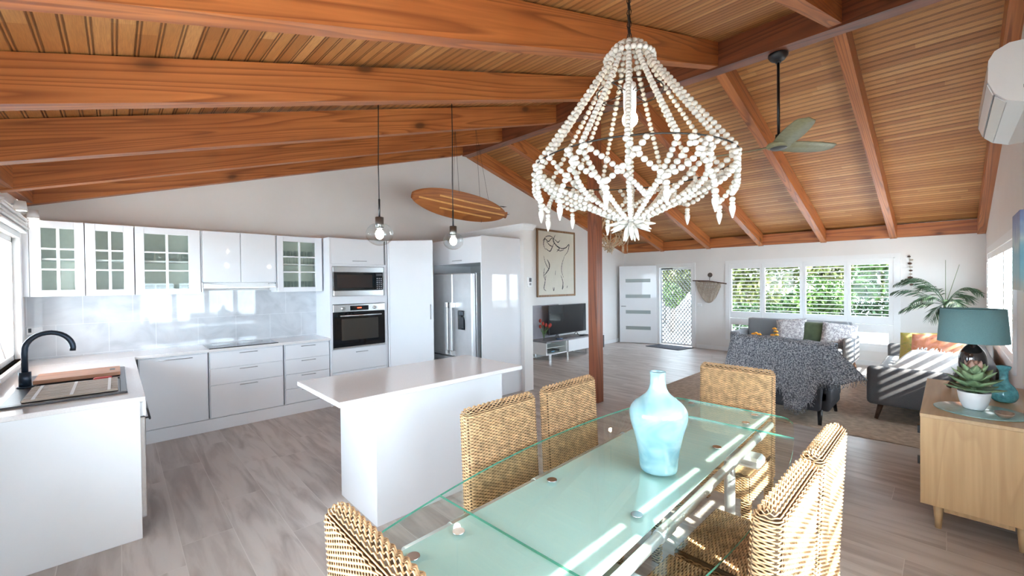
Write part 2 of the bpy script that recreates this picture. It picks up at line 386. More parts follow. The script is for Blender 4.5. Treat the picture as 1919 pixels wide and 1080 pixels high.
def thing(name, label, cat, loc=(0, 0, 0), rz=0, group=None):
    o = bpy.data.objects.new(name, None); COL.objects.link(o); o.empty_display_size = .1
    o.location = loc; o.rotation_euler = (0, 0, rz); ORG[o.name] = Vector(loc)
    return tag(o, label, cat, group)
def copy_tree(o, parent=None):
    c = o.copy(); COL.objects.link(c); c.parent = parent
    for ch in o.children: copy_tree(ch, c)
    return c
def box(name, mat, x0, x1, y0, y1, z0, z1, parent=None, b=0, label=None): return MB().box(x0, x1, y0, y1, z0, z1, b).build(name, mat, parent, label=label)
def wall_cells(mb, a0, a1, z0, z1, holes, mk):    # rectangular wall with holes, mk(a0,a1,z0,z1)
    A = sorted({a0, a1, *[h[0] for h in holes], *[h[1] for h in holes]})
    Z = sorted({z0, z1, *[h[2] for h in holes], *[h[3] for h in holes]})
    for i in range(len(A)-1):
        for j in range(len(Z)-1):
            ca, cz = (A[i]+A[i+1])/2, (Z[j]+Z[j+1])/2
            if any(h[0] < ca < h[1] and h[2] < cz < h[3] for h in holes): continue
            mk(A[i], A[i+1], Z[j], Z[j+1])
#@@STRUCTURE
# ================================================================== STRUCTURE
struct(box('floor', FLOOR, XL-.12, XF+.12, YR-.12, YK+.12, -.12, 0))
mb = MB()
def quad_slab(xa, xb, ya, yb, t=.07, e=0):
    c = [(xa, ya), (xb, ya), (xb, yb), (xa, yb)]
    def zz(x, y): return (zleft(x, y) if xb <= 4.67 else zright(x, y)) + RD
    mb.hexa([(x, y, zz(x, y)) for x, y in c], [(x, y, zz(x, y)+t) for x, y in c])
quad_slab(XL-.12, 4.66, YR-.30, YK+.3); mb.box(XL-2.0, XL-.12, -3.6, YK+.3, 2.50, 2.56); quad_slab(4.66, XF+.5, YR-.30, YK+.3)  # flat box: unseen roof added to keep sun out of the left windows
struct(mb.build('ceiling', CEIL))
# gable wall at the kitchen end
def gable(mb, y0, y1, zb, yref):
    p = [(XL-.1, zb), (XF+.1, zb), (XF+.1, zceil(XF+.1, yref)+.02), (4.66, zceil(4.66, yref)+.02), (XL-.1, zceil(XL-.1, yref)+.02)]
    mb.poly([(x, y0, z) for x, z in p], (0, y1-y0, 0))
mb = MB(); gable(mb, YK, YK+.12, 0, YK); struct(mb.build('wall_back', WALL))
mb = MB(); gable(mb, YR-.12, YR, 2.2, YR)
WB = (.30, 2.75, .70, 1.78); WR = (5.84, 9.45, .80, 1.98)
wall_cells(mb, XL-.1, XF+.1, 0, 2.2, [WB, WR], lambda a, b, c, d: mb.box(a, b, YR-.12, YR, c, d))
struct(mb.build('wall_right', WALL))
mb = MB(); WF = (.66, 3.46, .34, 2.0); DF = (4.28, 5.16, 0, 1.99)
wall_cells(mb, YR, YK, 0, zf(3)+RD-.02, [WF, DF], lambda a, b, c, d: mb.box(XF, XF+.12, a, b, c, d))
struct(mb.build('wall_far', WALL))
mb = MB(); WS = (4.55, 5.72, .98, 2.06); WL = (-.10, 2.70, .50, 2.06)
wall_cells(mb, YR, YK, 0, 2.42, [WS, WL], lambda a, b, c, d: mb.box(XL-.12, XL, a, b, c, d))
struct(mb.build('wall_left', WALL))
for (loc, nrm, sx, sy) in (((1.52, YR-.14, 1.28), (0, 1, 0), 2.45, 1.16), ((7.7, YR-.14, 1.39), (0, 1, 0), 3.5, 1.18),
                           ((XF+.14, 2.06, 1.17), (-1, 0, 0), 2.8, 1.66), ((XF+.14, 4.72, 1.0), (-1, 0, 0), .88, 1.98),
                           ((XL-.14, 5.135, 1.52), (1, 0, 0), 1.17, 1.08), ((XL-.14, 1.3, 1.28), (1, 0, 0), 2.8, 1.56)):
    portal(loc, nrm, sx, sy)
# partition between kitchen and living room with cornice
struct(box('wall_partition', WALL, 4.37, 4.55, 4.33, YK, 0, 2.44))
mb = MB()
prof = [(0, 0), (.015, 0), (.018, .02), (.035, .045), (.05, .07), (.052, .09), (0, .09)]
loopo = lambda d, z: [(4.37-d, YK, z), (4.37-d, 4.33-d, z), (4.55+d, 4.33-d, z), (4.55+d, YK, z)]
P = [loopo(d, 2.395+z) for d, z in prof]
for k in range(3):
    for i in range(len(prof)-1): mb.add([P[i][k], P[i][k+1], P[i+1][k+1], P[i+1][k]], [(0, 1, 2, 3)])
mb.add(P[-2], [(0, 1, 2, 3)])
struct(mb.build('trim_1', TRIM), 'white moulded cornice capping the partition wall')
struct(box('baseboard_far', TRIM, XF-.015, XF, YR, 4.2, 0, .09, b=.004))
struct(box('baseboard_back', TRIM, 4.56, XF-.02, YK-.015, YK, 0, .09, b=.004))
struct(box('baseboard_right', TRIM, XL, XF-.02, YR, YR+.015, 0, .09, b=.004))
# splashback
struct(box('wall_splashback', SPLASH, XL+.001, 2.05, YK-.012, YK, .91, 1.56), 'glossy pale marble tile splashback behind the kitchen bench')

# ---- roof timbers
RY = [6.10, 5.045, 3.90, 2.80, 1.70, .68, -.372]
nth = ['against the kitchen end wall', 'second from the kitchen end wall', 'third from the kitchen end wall', 'fourth from the kitchen end wall', 'fifth from the kitchen end wall', 'sixth from the kitchen end wall', 'against the right-hand wall']
for i, y in enumerate(RY):
    y0, y1 = y-.048, y+.048
    mb = MB(); bz = .03 if i == 3 else 0; pts = [(XL+.005, y0, zleft(XL, y)+bz), (RX0, y0, zleft(RX0, y)), (RX0, y0, zleft(RX0, y)+RD), (XL+.005, y0, zleft(XL, y)+RD)]
    mb.poly(pts, (0, y1-y0, 0)); o = mb.build('roof_rafter', BEAM['l'])
    tag(o, 'timber rafter on the kitchen side, '+nth[i], 'beam', 'roof rafters')
    mb = MB(); pts = [(RX1, y0, zright(RX1, y)), (XF-.005, y0, zright(XF, y)), (XF-.005, y0, zright(XF, y)+RD), (RX1, y0, zright(RX1, y)+RD)]
    mb.poly(pts, (0, y1-y0, 0)); o = mb.build('roof_rafter', BEAM['r'])
    tag(o, 'timber rafter on the living room side, '+nth[i], 'beam', 'roof rafters')
mb = MB(); ya, yb = YR+.005, YK-.09
mb.hexa([(RX0, ya, zr(ya)-.02), (RX1, ya, zr(ya)-.02), (RX1, yb, zr(yb)-.02), (RX0, yb, zr(yb)-.02)],
        [(RX0, ya, zr(ya)+.26), (RX1, ya, zr(ya)+.26), (RX1, yb, zr(yb)+.26), (RX0, yb, zr(yb)+.26)])
tag(mb.build('ridge_beam', RIDGE), 'dark red-brown ridge beam running along the peak of the ceiling', 'beam')
for nm, x0, x1, zz, lab in (('left', XL+.005, XL+.075, lambda y: zl(y)+.02, 'timber wall plate under the rafters above the sink window'),
                       ('far', XF-.075, XF-.005, lambda y: zf(y)+.015, 'timber wall plate under the rafters above the front door and shutters')):
    for k in range(len(RY)-1):
        pass
    mb = MB(); ya, yb = YR+.005, YK-.005
    mb.hexa([(x0, ya, zz(ya)), (x1, ya, zz(ya)), (x1, yb, zz(yb)), (x0, yb, zz(yb))], [(x0, ya, zz(ya)+.225), (x1, ya, zz(ya)+.225), (x1, yb, zz(yb)+.225), (x0, yb, zz(yb)+.225)])
    tag(mb.build('wall_plate', BEAM['y']), lab, 'beam')
tag(box('timber_post', POST, 4.59, 4.73, 3.20, 3.34, 0, zr(3.3)-.02, b=.006), 'square red-brown timber post standing in the middle of the floor under the ridge beam', 'post')

# ---- windows: shuttered
def louvers(mb, a0, a1, z0, z1, place, pitch=.077, wd=.064, th=.009, tilt=12):
    n = max(1, int((z1-z0)/pitch)); p = (z1-z0)/n; t = radians(tilt)
    for k in range(n):
        zc = z0+p*(k+.5); prof = []
        for s_ in (-1, 1):
            for q in (-1, -.5, .5, 1): prof.append((s_*q*wd/2, s_*(.5 if abs(q) < 1 else .15)*th))
        ring = [(a*cos(t)-b*sin(t), a*sin(t)+b*cos(t)) for a, b in prof]
        N = len(ring)
        vs = [place(a0, d, zc+h) for d, h in ring]+[place(a1, d, zc+h) for d, h in ring]
        mb.add(vs, [tuple(range(N)), tuple(range(N, 2*N))[::-1]]+[(i, (i+1) % N, N+(i+1) % N, N+i)[::-1] for i in range(N)])
def pbox(mb, place, a0, a1, d0, d1, z0, z1):
    A = [place(a, d, z) for z in (z0, z1) for a, d in ((a0, d0), (a1, d0), (a1, d1), (a0, d1))]
    mb.hexa(A[:4], A[4:])
def shutter_window(name, W, place, cols, rows, casing=.07, tilt=12, pitch=.077, wd=.064):
    """place(a, d, z): a along the wall, d depth into the room; cols/rows = louvre openings"""
    a0, a1, z0, z1 = W; c = place((a0+a1)/2, 0, z0)
    root = thing(name, 'white window', 'window', c); del root['category']; del root['label']; struct(root)
    mb = MB()
    for q in ((a0-casing, a0, z0-casing, z1+casing), (a1, a1+casing, z0-casing, z1+casing), (a0, a1, z1, z1+casing), (a0, a1, z0-casing, z0)):
        pbox(mb, place, q[0], q[1], .0005, .022, q[2], q[3])
    for q in ((a0, a0+.02, z0, z1), (a1-.02, a1, z0, z1), (a0, a1, z0, z0+.02), (a0, a1, z1-.02, z1)): pbox(mb, place, q[0], q[1], -.119, .022, q[2], q[3])
    mb.build('window_frame', TRIM, root)
    g = MB(); pbox(g, place, a0+.02, a1-.02, -.095, -.090, z0+.02, z1-.02); g.build('glass_pane', PANE, root)
    # outer sash bars
    sb = MB()
    for b0, b1, c0, c1 in cols_rows(cols, rows):
        pass
    n = len(cols)
    for i in range(1, n): m_ = (cols[i-1][1]+cols[i][0])/2; pbox(sb, place, m_-.02, m_+.02, -.115, -.085, z0+.02, z1-.02)
    sb.build('mullion', TRIM, root)
    for i, (b0, b1) in enumerate(cols):
        L = a0+.021 if i == 0 else (cols[i-1][1]+b0)/2+.002
        R = a1-.021 if i == n-1 else (b1+cols[i+1][0])/2-.002
        for j, (c0, c1) in enumerate(rows):
            B = z0+.021 if j == 0 else (rows[j-1][1]+c0)/2+.003
            T = z1-.021 if j == len(rows)-1 else (c1+rows[j+1][0])/2-.003
            m = MB()
            for q in ((L, b0, B, T), (b1, R, B, T), (b0, b1, B, c0), (b0, b1, c1, T)): pbox(m, place, q[0], q[1], -.03, .012, q[2], q[3])
            pn = m.build('shutter_panel', TRIM, root)
            m = MB(); louvers(m, b0-.004, b1+.004, c0, c1, lambda a, d, z: place(a, d-.009, z), tilt=tilt, pitch=pitch, wd=wd); m.build('louvres', TRIM, pn)
    return root
def cols_rows(cols, rows): return []
pf = lambda a, d, z: (XF-d, a, z); prr = lambda a, d, z: (a, YR+d, z); pl = lambda a, d, z: (XL+d, a, z)
shutter_window('window_1', WF, pf, [(.745, 1.285), (1.385, 1.995), (2.10, 2.73), (2.83, 3.40)], [(.41, .62), (.92, 1.88)])
shutter_window('window_2', WR, prr, [(5.93, 6.82), (6.95, 7.70), (7.83, 8.55), (8.68, 9.35)], [(.90, 1.88)], tilt=-8, pitch=.085, wd=.078)
shutter_window('window_3', WB, prr, [(.40, .95), (1.05, 1.58), (1.68, 2.18), (2.28, 2.68)], [(.80, 1.70)], tilt=-6, pitch=.10)
def plain_window(name, W, place, bars):
    a0, a1, z0, z1 = W; root = thing(name, '', '', place((a0+a1)/2, 0, z0)); del root['category']; del root['label']; struct(root)
    mb = MB(); c = .09
    for q in ((a0-c, a0, z0-c, z1+c), (a1, a1+c, z0-c, z1+c), (a0, a1, z1, z1+c), (a0, a1, z0-c, z0)): pbox(mb, place, q[0], q[1], .0005, .025, q[2], q[3])
    for q in ((a0, a0+.045, z0, z1), (a1-.045, a1, z0, z1), (a0, a1, z0, z0+.045), (a0, a1, z1-.045, z1)): pbox(mb, place, q[0], q[1], -.119, -.02, q[2], q[3])
    for b in bars: pbox(mb, place, b-.025, b+.025, -.10, -.05, z0, z1)
    mb.build('window_frame', TRIM, root)
    g = MB(); pbox(g, place, a0+.045, a1-.045, -.08, -.075, z0+.045, z1-.045); g.build('glass_pane', PANE, root)
    return root
ws = plain_window('window_4', WS, pl, [5.02])
mb = MB(); pbox(mb, pl, WS[0], WS[1], -.02, .05, WS[2]-.03, WS[2]); mb.build('window_sill', TRIM, ws)
mb = MB(); mb.tube([(XL-.03, 5.35, 1.03), (XL-.09, 5.2, 1.42)], .008, 6); mb.build('window_stay', ALU, ws)
shutter_window('window_added', WL, pl, [(-.01, .78), (.88, 1.67), (1.77, 2.61)], [(.59, 1.97)], tilt=0, pitch=.10)  # unseen window, added to let more daylight into the room

# ---- front door: open leaf, frame, security screen
dr = thing('door_1', '', '', (XF, 4.72, 0)); del dr['category']; del dr['label']; struct(dr)
mb = MB()
for y0, y1, z0, z1 in ((4.21, 4.28, 0, 2.06), (5.16, 5.23, 0, 2.06), (4.28, 5.16, 1.99, 2.06)): mb.box(XF-.02, XF-.001, y0, y1, z0, z1, .004)
for y0, y1, z0, z1 in ((4.28, 4.305, 0, 1.99), (5.135, 5.16, 0, 1.99), (4.305, 5.135, 1.965, 1.99)): mb.box(XF-.02, XF+.118, y0, y1, z0, z1)
mb.build('door_frame', TRIM, dr)
mb = MB()
for y0, y1, z0, z1 in ((4.31, 4.35, .01, 1.96), (5.09, 5.13, .01, 1.96), (4.35, 5.09, .01, .06), (4.35, 5.09, 1.91, 1.96)): mb.box(XF+.05, XF+.075, y0, y1, z0, z1)
sc = mb.build('screen_door', TRIM, dr)
mb = MB(); st = .085; ya, yb, za, zb = 4.35, 5.09, .06, 1.91
def clipline(y, z, dy, dz):
    pts = []
    ts = []
    for (a, d, lo, hi) in ((y, dy, ya, yb), (z, dz, za, zb)):
        t1, t2 = (lo-a)/d, (hi-a)/d; ts.append((min(t1, t2), max(t1, t2)))
    lo = max(ts[0][0], ts[1][0]); hi = min(ts[0][1], ts[1][1])
    return None if hi-lo < .01 else ((y+dy*lo, z+dz*lo), (y+dy*hi, z+dz*hi))
for sgn in (1, -1):
    for k in range(-30, 60):
        q = clipline(ya, za+k*st*1.25, .8*sgn if sgn > 0 else .8, 1*sgn)
        if q:
            (p0, q0), (p1, q1) = q; dv = Vector((0, p1-p0, q1-q0)); L = dv.length
            mb.obox((XF+.062, (p0+p1)/2, (q0+q1)/2), dv, (1, 0, 0), Vector((1, 0, 0)).cross(dv), L/2, .005, .009)
mb.build('diamond_grille', pm('grille_grey', (.34, .35, .36), .5), sc)
mb = MB(); mb.tube([(XF+.04, 4.33, .98), (XF+.0, 4.33, .98), (XF-.0, 4.42, .98)], .008, 8); mb.build('door_handle', BLACK, sc)
box('door_closer', DGREY, XF+.03, XF+.048, 4.8, 5.1, 1.925, 1.95, sc)
lv = thing('door_2', '', '', (10.12, 5.19, 0)); del lv['category']; del lv['label']; struct(lv)
hx, hy, tx, ty = 10.115, 5.20, 9.76, 6.07
dv = Vector((tx-hx, ty-hy, 0)); LL = dv.length; dv.normalize(); nv = Vector((-dv.y, dv.x, 0))
if nv.x > 0: nv = -nv
dp = lambda a, d, z: Vector((hx, hy, 0))+dv*a+nv*d+Vector((0, 0, z))
mb = MB(); slots = [(.355, .445), (.775, .865), (1.19, 1.28), (1.60, 1.69)]; zz = .01
for a, b in slots: pbox(mb, dp, .15, LL-.16, -.02, .02, zz, a); zz = b
pbox(mb, dp, .15, LL-.16, -.02, .02, zz, 2.03); pbox(mb, dp, 0, .15, -.02, .02, .01, 2.03); pbox(mb, dp, LL-.16, LL, -.02, .02, .01, 2.03)
lf = mb.build('door_leaf', GLOSS2, lv)
FG = pm('door_frosted_glass', (.33, .37, .36), .25)
for a, b in slots:
    m = MB(); pbox(m, dp, .15, LL-.16, -.012, .012, a, b); m.build('glass_strip', FG, lf)
m = MB(); m.tube([dp(LL-.055, .02, .97), dp(LL-.055, .06, .97), dp(LL-.17, .065, .97)], .011, 8); m.build('door_handle', HANDLE, lf)
# exterior
GRD = pm('exterior_paving', (.13, .128, .12), .8, noise=.1, nscale=3)
struct(box('ground_outside', GRD, XF+.14, 40, -25, 30, -.25, -.12))
GRL = pm('pale_bounce_ground', (.62, .60, .57), .8, noise=.08, nscale=3)  # unseen ground beside the house, made pale to bounce daylight onto the ceiling
struct(box('ground_side', GRL, -14, XF+.14, -25, YR-.14, -.25, -.12))
struct(box('ground_left', GRL, -14, XL-.14, YR-.14, 30, -.25, -.12))
#@@FURN
# ================================================================== KITCHEN
YF, ZT = 5.64, .912
def bar_handle(parent, p0, p1, out, r=.006, mat=HANDLE):
    p0, p1, out = Vector(p0), Vector(p1), Vector(out); m = MB()
    m.tube([p0+out, p1+out], r, 8)
    d = (p1-p0)*.08
    for q in (p0+d, p1-d): m.tube([q, q+out], r*.9, 8)
    return m.build('handle', mat, parent)
def base_unit(name, label, x0, x1, seams, hw=.17, doors=False):
    t = thing(name, label, 'cabinet', ((x0+x1)/2, YF+.26, 0))
    box('carcass', GLOSS, x0, x1, YF+.021, YK-.01, .135, .88, t)
    for a, b in zip(seams[:-1], seams[1:]):
        d = MB().box(x0+.008, x1-.008, YF, YF+.019, b+.003, a-.003, .002).build('door' if doors else 'drawer', GLOSS, t)
        xc = (x0+x1)/2; zh = a-.028
        bar_handle(d, (xc-hw/2, YF, zh), (xc+hw/2, YF, zh), (0, -.022, 0), .0045)
    return t
base_unit('base_cabinet', 'white gloss base cabinet with single wide door beside the corner bench', .150, .725, [.872, .14], .30, True)
base_unit('drawer_cabinet', 'wide white base cabinet of three drawers beneath the cooktop', .733, 1.480, [.872, .69, .505, .14], .18)
base_unit('drawer_cabinet', 'narrow white base cabinet of four drawers beside the oven tower', 1.492, 2.035, [.872, .69, .506, .323, .14], .17)
tag(MB().box(.125, 2.04, YF+.008, YF+.02, 0, .133).build('kickboard', GLOSS), 'white kickboard under the back row of base cabinets', 'kickboard')
mb = MB(); mb.box(XL+.002, 2.038, YF-.022, YK-.013, .882, ZT, .002); mb.box(XL+.002, .125, 3.52, YF-.022, .882, ZT, .002)
wt = mb.build('worktop', STONE); tag(wt, 'white stone worktop running round the kitchen corner', 'benchtop')
# left leg
t = thing('sink_cabinet', 'white sink cabinet run with plain end panel facing the room', 'cabinet', (-.25, 4.6, 0))
box('end_panel', GLOSS2, XL+.002, .100, 3.552, 3.572, 0, .88, t, b=.002)
box('carcass', GLOSS2, XL+.002, .085, 4.33, 5.64, .0, .88, t)
box('back_panel', GLOSS2, XL+.002, XL+.06, 3.573, 4.33, 0, .88, t)
t = thing('dishwasher', 'silver dishwasher edge seen past the end of the sink cabinet', 'dishwasher', (-.2, 3.95, 0))
box('body', ALU, XL+.08, .088, 3.60, 4.30, .05, .86, t)
d = box('door', STEEL, .09, .126, 3.58, 4.31, .12, .77, t, b=.004)
box('control_panel', TRIM, .09, .130, 3.58, 4.31, .775, .872, t, b=.004)
box('kick_plate', DGREY, .04, .085, 3.60, 4.30, .0, .045, t)
bar_handle(d, (.13, 3.65, .735), (.13, 4.24, .735), (.02, 0, 0), .006, DGREY)
# upper cabinets
def carcass(t, x0, x1, z0, z1, y0=5.853, shelves=(), mat=GLOSS):
    m = MB(); th = .016
    m.box(x0, x0+th, y0, YK-.002, z0, z1); m.box(x1-th, x1, y0, YK-.002, z0, z1)
    m.box(x0+th, x1-th, y0, YK-.002, z0, z0+th); m.box(x0+th, x1-th, y0, YK-.002, z1-th, z1)
    m.build('carcass', mat, t)
    box('back_board', INTERIOR, x0+th, x1-th, YK-.012, YK-.003, z0+th, z1-th, t)
    for s_ in shelves: box('shelf', TRIM, x0+th, x1-th, y0+.03, YK-.013, s_-.008, s_+.008, t)
GT, GB = 2.245, 1.53
def glass_cab(label, x0, x1, gx0, gx1, shelves=(1.885,)):
    t = thing('glass_cabinet', label, 'cabinet', ((x0+x1)/2, 5.99, GB))
    carcass(t, x0, x1, GB, GT, shelves=shelves)
    m = MB(); y0, y1, za, zb = 5.83, 5.851, 1.59, 2.175
    for q in ((x0+.002, gx0, GB, GT), (gx1, x1-.002, GB, GT), (gx0, gx1, GB, za), (gx0, gx1, zb, GT)): m.box(q[0], q[1], y0, y1, q[2], q[3], .002)
    d = m.build('door', GLOSS, t)
    m = MB(); xm = (gx0+gx1)/2; m.box(xm-.011, xm+.011, y0+.001, y1-.002, za, zb)
    for k in (1, 2): z = za+(zb-za)*k/3; m.box(gx0, gx1, y0+.002, y1-.003, z-.008, z+.008)
    m.build('glazing_bars', TRIM, d)
    box('glass_pane', CABGLASS, gx0-.002, gx1+.002, y0+.013, y0+.016, za-.002, zb+.002, d)
    return t
t = glass_cab('white glass-fronted wall cabinet nearest the sink window', -.575, -.218, -.500, -.285)
box('filler_panel', GLOSS, XL+.003, -.577, 5.84, 5.86, GB, GT, t)
glass_cab('narrow white glass-fronted wall cabinet, second from the sink window', -.214, .142, -.140, .062)
glass_cab('wide white glass-fronted wall cabinet left of the rangehood doors', .148, .698, .222, .590)
glass_cab('white glass-fronted wall cabinet full of glassware beside the oven tower', 1.475, 2.020, 1.545, 1.93)
t = thing('rangehood_cabinet', 'white gloss wall cabinet with two plain doors over the rangehood', 'cabinet', (1.085, 5.99, 1.65))
carcass(t, .703, 1.470, 1.655, GT)
for a, b in ((.718, 1.082), (1.087, 1.455)): MB().box(a, b, 5.83, 5.851, 1.66, GT, .002).build('door', GLOSS, t)
for a, b in ((.703, .715), (1.458, 1.470)): box('side_panel', GLOSS, a, b, 5.832, YK-.01, GB+.02, 1.654, t)
t = thing('rangehood', 'slim slide-out rangehood with steel lip under the plain wall cabinet', 'rangehood', (1.085, 6, 1.58))
box('body', TRIM, .72, 1.453, 5.87, YK-.02, 1.60, 1.652, t)
box('slide_panel', TRIM, .72, 1.453, 5.822, 5.868, 1.600, 1.632, t)
box('steel_lip', STEEL, .72, 1.453, 5.815, 5.868, 1.590, 1.599, t)
for x in (.72, 1.38): box('bracket', HANDLE, x, x+.07, 5.824, 5.866, 1.634, 1.640, t)
# glassware in the cabinets
def stem_glass(h, r, kind):
    if kind == 'wine': pr = [(.0, 0), (r*.9, .001), (r*.85, .004), (.006, .01), (.004, h*.45), (r*.5, h*.52), (r, h*.72), (r*.85, h), (r*.82, h), (r*.95, h*.72), (r*.45, h*.55), (0, h*.5)]
    else: pr = [(0, 0), (r*.85, 0), (r, h), (r*.94, h), (r*.8, .012), (0, .012)]
    return MB().lathe(pr, (0, 0, 0), 12).build('glassware', CLEAR)
gw = stem_glass(.17, .038, 'wine'); gt = stem_glass(.12, .036, 't')
used = {}; ORD = ['first', 'second', 'third', 'fourth', 'fifth']; ROW = ['front', 'back']
def put(proto, loc, lab, grp, cat='glass'):
    o = proto if proto.name not in used else proto.copy()
    if proto.name in used: COL.objects.link(o)
    used[proto.name] = 1; o.location = loc; tag(o, lab, cat, grp); return o
for k in range(5):
    for r in range(2): put(gw, (1.56+k*.085, 5.93+r*.11, 1.894), f'clear stemmed glass {ORD[k]} from left, {ROW[r]} row, upper shelf beside the oven', 'stemmed glasses on the upper shelf')
for k in range(5):
    for r in range(2): put(gt, (1.56+k*.085, 5.93+r*.11, GB+.0165), f'clear tumbler {ORD[k]} from left, {ROW[r]} row, bottom shelf beside the oven', 'tumblers on the bottom shelf')
gb = stem_glass(.09, .05, 't')
for k in range(4): put(gb, (.26+k*.105, 5.95, GB+.0165), f'clear glass bowl {ORD[k]} from left on the bottom shelf of the wide cabinet', 'glass bowls in the wide cabinet', 'bowl')
for k in range(4): put(gb, (.26+k*.105, 5.95, 1.894), f'clear glass bowl {ORD[k]} from left on the upper shelf of the wide cabinet', 'glass bowls on the upper shelf', 'bowl')
# oven tower
t = thing('oven_tower', 'tall white oven tower cabinet with drawers below and door above', 'cabinet', (2.445, 5.89, 0))
x0, x1, yf = 2.040, 2.848, 5.62
m = MB(); m.box(x0, x0+.016, yf, YK-.002, 0, 2.245); m.box(x1-.016, x1, yf, YK-.002, 0, 2.245)
for z in (0, .43, .735, 1.36, 1.88, 2.229): m.box(x0+.016, x1-.016, yf+.022, YK-.03, z, z+.016)
m.box(x0+.016, x1-.016, YK-.028, YK-.014, 0, 2.245)
m.build('carcass', GLOSS, t)
m = MB()
for q in ((x0+.017, 2.072, .75, 1.89), (2.808, x1-.017, .75, 1.89), (2.072, 2.808, 1.352, 1.455), (2.072, 2.808, 1.862, 1.89)): m.box(q[0], q[1], yf+.002, yf+.02, q[2], q[3])
m.build('surround', GLOSS, t)
d = MB().box(x0+.018, 2.806, yf, yf+.02, 1.894, 2.24, .002).build('door', GLOSS, t); bar_handle(d, (2.34, yf, 1.935), (2.54, yf, 1.938), (0, -.022, 0), .005)
d = MB().box(x0+.018, 2.83, yf, yf+.02, .445, .742, .002).build('drawer', GLOSS, t); bar_handle(d, (2.37, yf, .690), (2.54, yf, .690), (0, -.022, 0), .005)
MB().box(x0+.018, 2.83, yf, yf+.02, .13, .438, .002).build('drawer', GLOSS, t)
t = thing('microwave', 'built-in microwave with black glass door in the upper tower niche', 'microwave', (2.44, 5.8, 1.456))
box('body', STEEL, 2.082, 2.80, yf+.012, YK-.05, 1.458, 1.858, t)
box('upper_trim', STEEL, 2.082, 2.80, yf-.002, yf+.01, 1.785, 1.856, t, b=.002)
d = box('door', BLKGLASS, 2.088, 2.66, yf-.014, yf+.010, 1.535, 1.782, t, b=.003)
box('door_window', pm('mw_window', (.03, .02, .018), .1, coat=.5), 2.13, 2.62, yf-.0155, yf-.0135, 1.57, 1.75, d)
cp = box('control_panel', BLKGLASS, 2.665, 2.785, yf-.014, yf+.010, 1.535, 1.782, t, b=.003)
m = MB()
for r in range(6):
    for c in range(3): m.box(2.685+c*.03, 2.702+c*.03, yf-.0155, yf-.0139, 1.55+r*.028, 1.566+r*.028)
m.build('buttons', GROOVE, cp); box('display', DGREY, 2.68, 2.77, yf-.0155, yf-.0139, 1.73, 1.765, cp)
box('lower_trim', STEEL, 2.088, 2.785, yf-.014, yf+.010, 1.465, 1.532, t, b=.003)
t = thing('oven', 'black and steel built-in oven in the tower', 'oven', (2.44, 5.8, .752))
box('body', DGREY, 2.085, 2.80, yf+.022, YK-.05, .755, 1.345, t)
box('control_panel', STEEL, 2.075, 2.805, yf-.012, yf+.02, 1.245, 1.345, t, b=.003)
box('display', BLKGLASS, 2.30, 2.56, yf-.014, yf-.0121, 1.262, 1.325, t)
box('clock_digits', emis('red_digits', (1, .08, .03), 1.5), 2.40, 2.46, yf-.0148, yf-.0141, 1.288, 1.302, t)
for x in (2.21, 2.655): m = MB(); m.cyl((x, yf-.012, 1.292), (x, yf-.038, 1.292), .024, .022, 20); m.build('knob', CHROME, t)
d = box('door', BLKGLASS, 2.078, 2.802, yf-.016, yf+.019, .775, 1.242, t, b=.004)
m = MB(); m.box(2.18, 2.70, yf-.0175, yf-.0155, .86, 1.15); m.build('door_window', pm('oven_window', (.045, .043, .04), .06, coat=.8), d)
bar_handle(d, (2.15, yf-.012, 1.195), (2.73, yf-.012, 1.195), (0, -.045, 0), .010, STEEL)
box('bottom_trim', STEEL, 2.078, 2.802, yf-.012, yf+.019, .752, .772, t)
# corner pantry
t = thing('pantry_cabinet', 'tall white corner pantry cabinet with one wide diagonal door', 'cabinet', (3.15, 5.75, 0))
A, Bp = Vector((2.852, 5.62, 0)), Vector((3.325, 5.147, 0)); dg = (Bp-A).normalized(); nn = Vector((-dg.y, dg.x, 0)); nn = nn if nn.y < 0 else -nn
inn = -nn*.022
m = MB(); m.poly([(*(A+inn).xy, 0), (*(Bp+inn).xy, 0), (3.345, 5.40, 0), (3.60, 5.605, 0), (3.60, YK-.003, 0), (2.852, YK-.003, 0)], (0, 0, 2.235)); m.build('carcass', GLOSS, t)
dp2 = lambda a, d, z: A+dg*a+nn*d+Vector((0, 0, z)); Lp = (Bp-A).length
m = MB(); pbox(m, dp2, .006, .03, -.021, 0, .0, 2.245); m.build('filler_panel', GLOSS, t)
m = MB(); pbox(m, dp2, .034, Lp, -.021, 0, .12, 2.245); d = m.build('door', GLOSS, t)
bar_handle(d, dp2(Lp-.035, 0, 1.10), dp2(Lp-.035, 0, 1.32), nn*.025, .005)
m = MB(); pbox(m, dp2, .0, Lp-.01, -.02, -.008, 0, .117); m.build('kickboard', GLOSS, t)
# fridge enclosure and fridge
t = thing('fridge_cabinet', 'white gloss fridge surround with top cabinet and tall side panel', 'cabinet', (4.0, 5.0, 0))
box('side_panel', GLOSS, 3.62, 4.368, 4.40, 4.422, 0, 2.27, t, b=.002, label='tall glossy white side panel')
m = MB(); m.box(3.645, 4.368, 4.424, 5.60, 1.90, 2.265); m.build('top_cabinet', GLOSS, t)
d = box('door', GLOSS, 3.622, 3.643, 4.426, 5.598, 1.90, 2.265, t, b=.002); bar_handle(d, (3.622, 4.83, 1.945), (3.622, 5.05, 1.945), (-.022, 0, 0), .005)
box('side_panel', GLOSS, 3.645, 4.368, 5.601, 5.62, 0, 2.265, t)
t = thing('fridge', 'stainless steel french-door fridge with water dispenser', 'fridge', (3.95, 4.98, 0))
box('body', pm('fridge_side', (.50, .51, .52), .35, .6), 3.585, 4.33, 4.475, 5.50, .03, 1.76, t, b=.004)
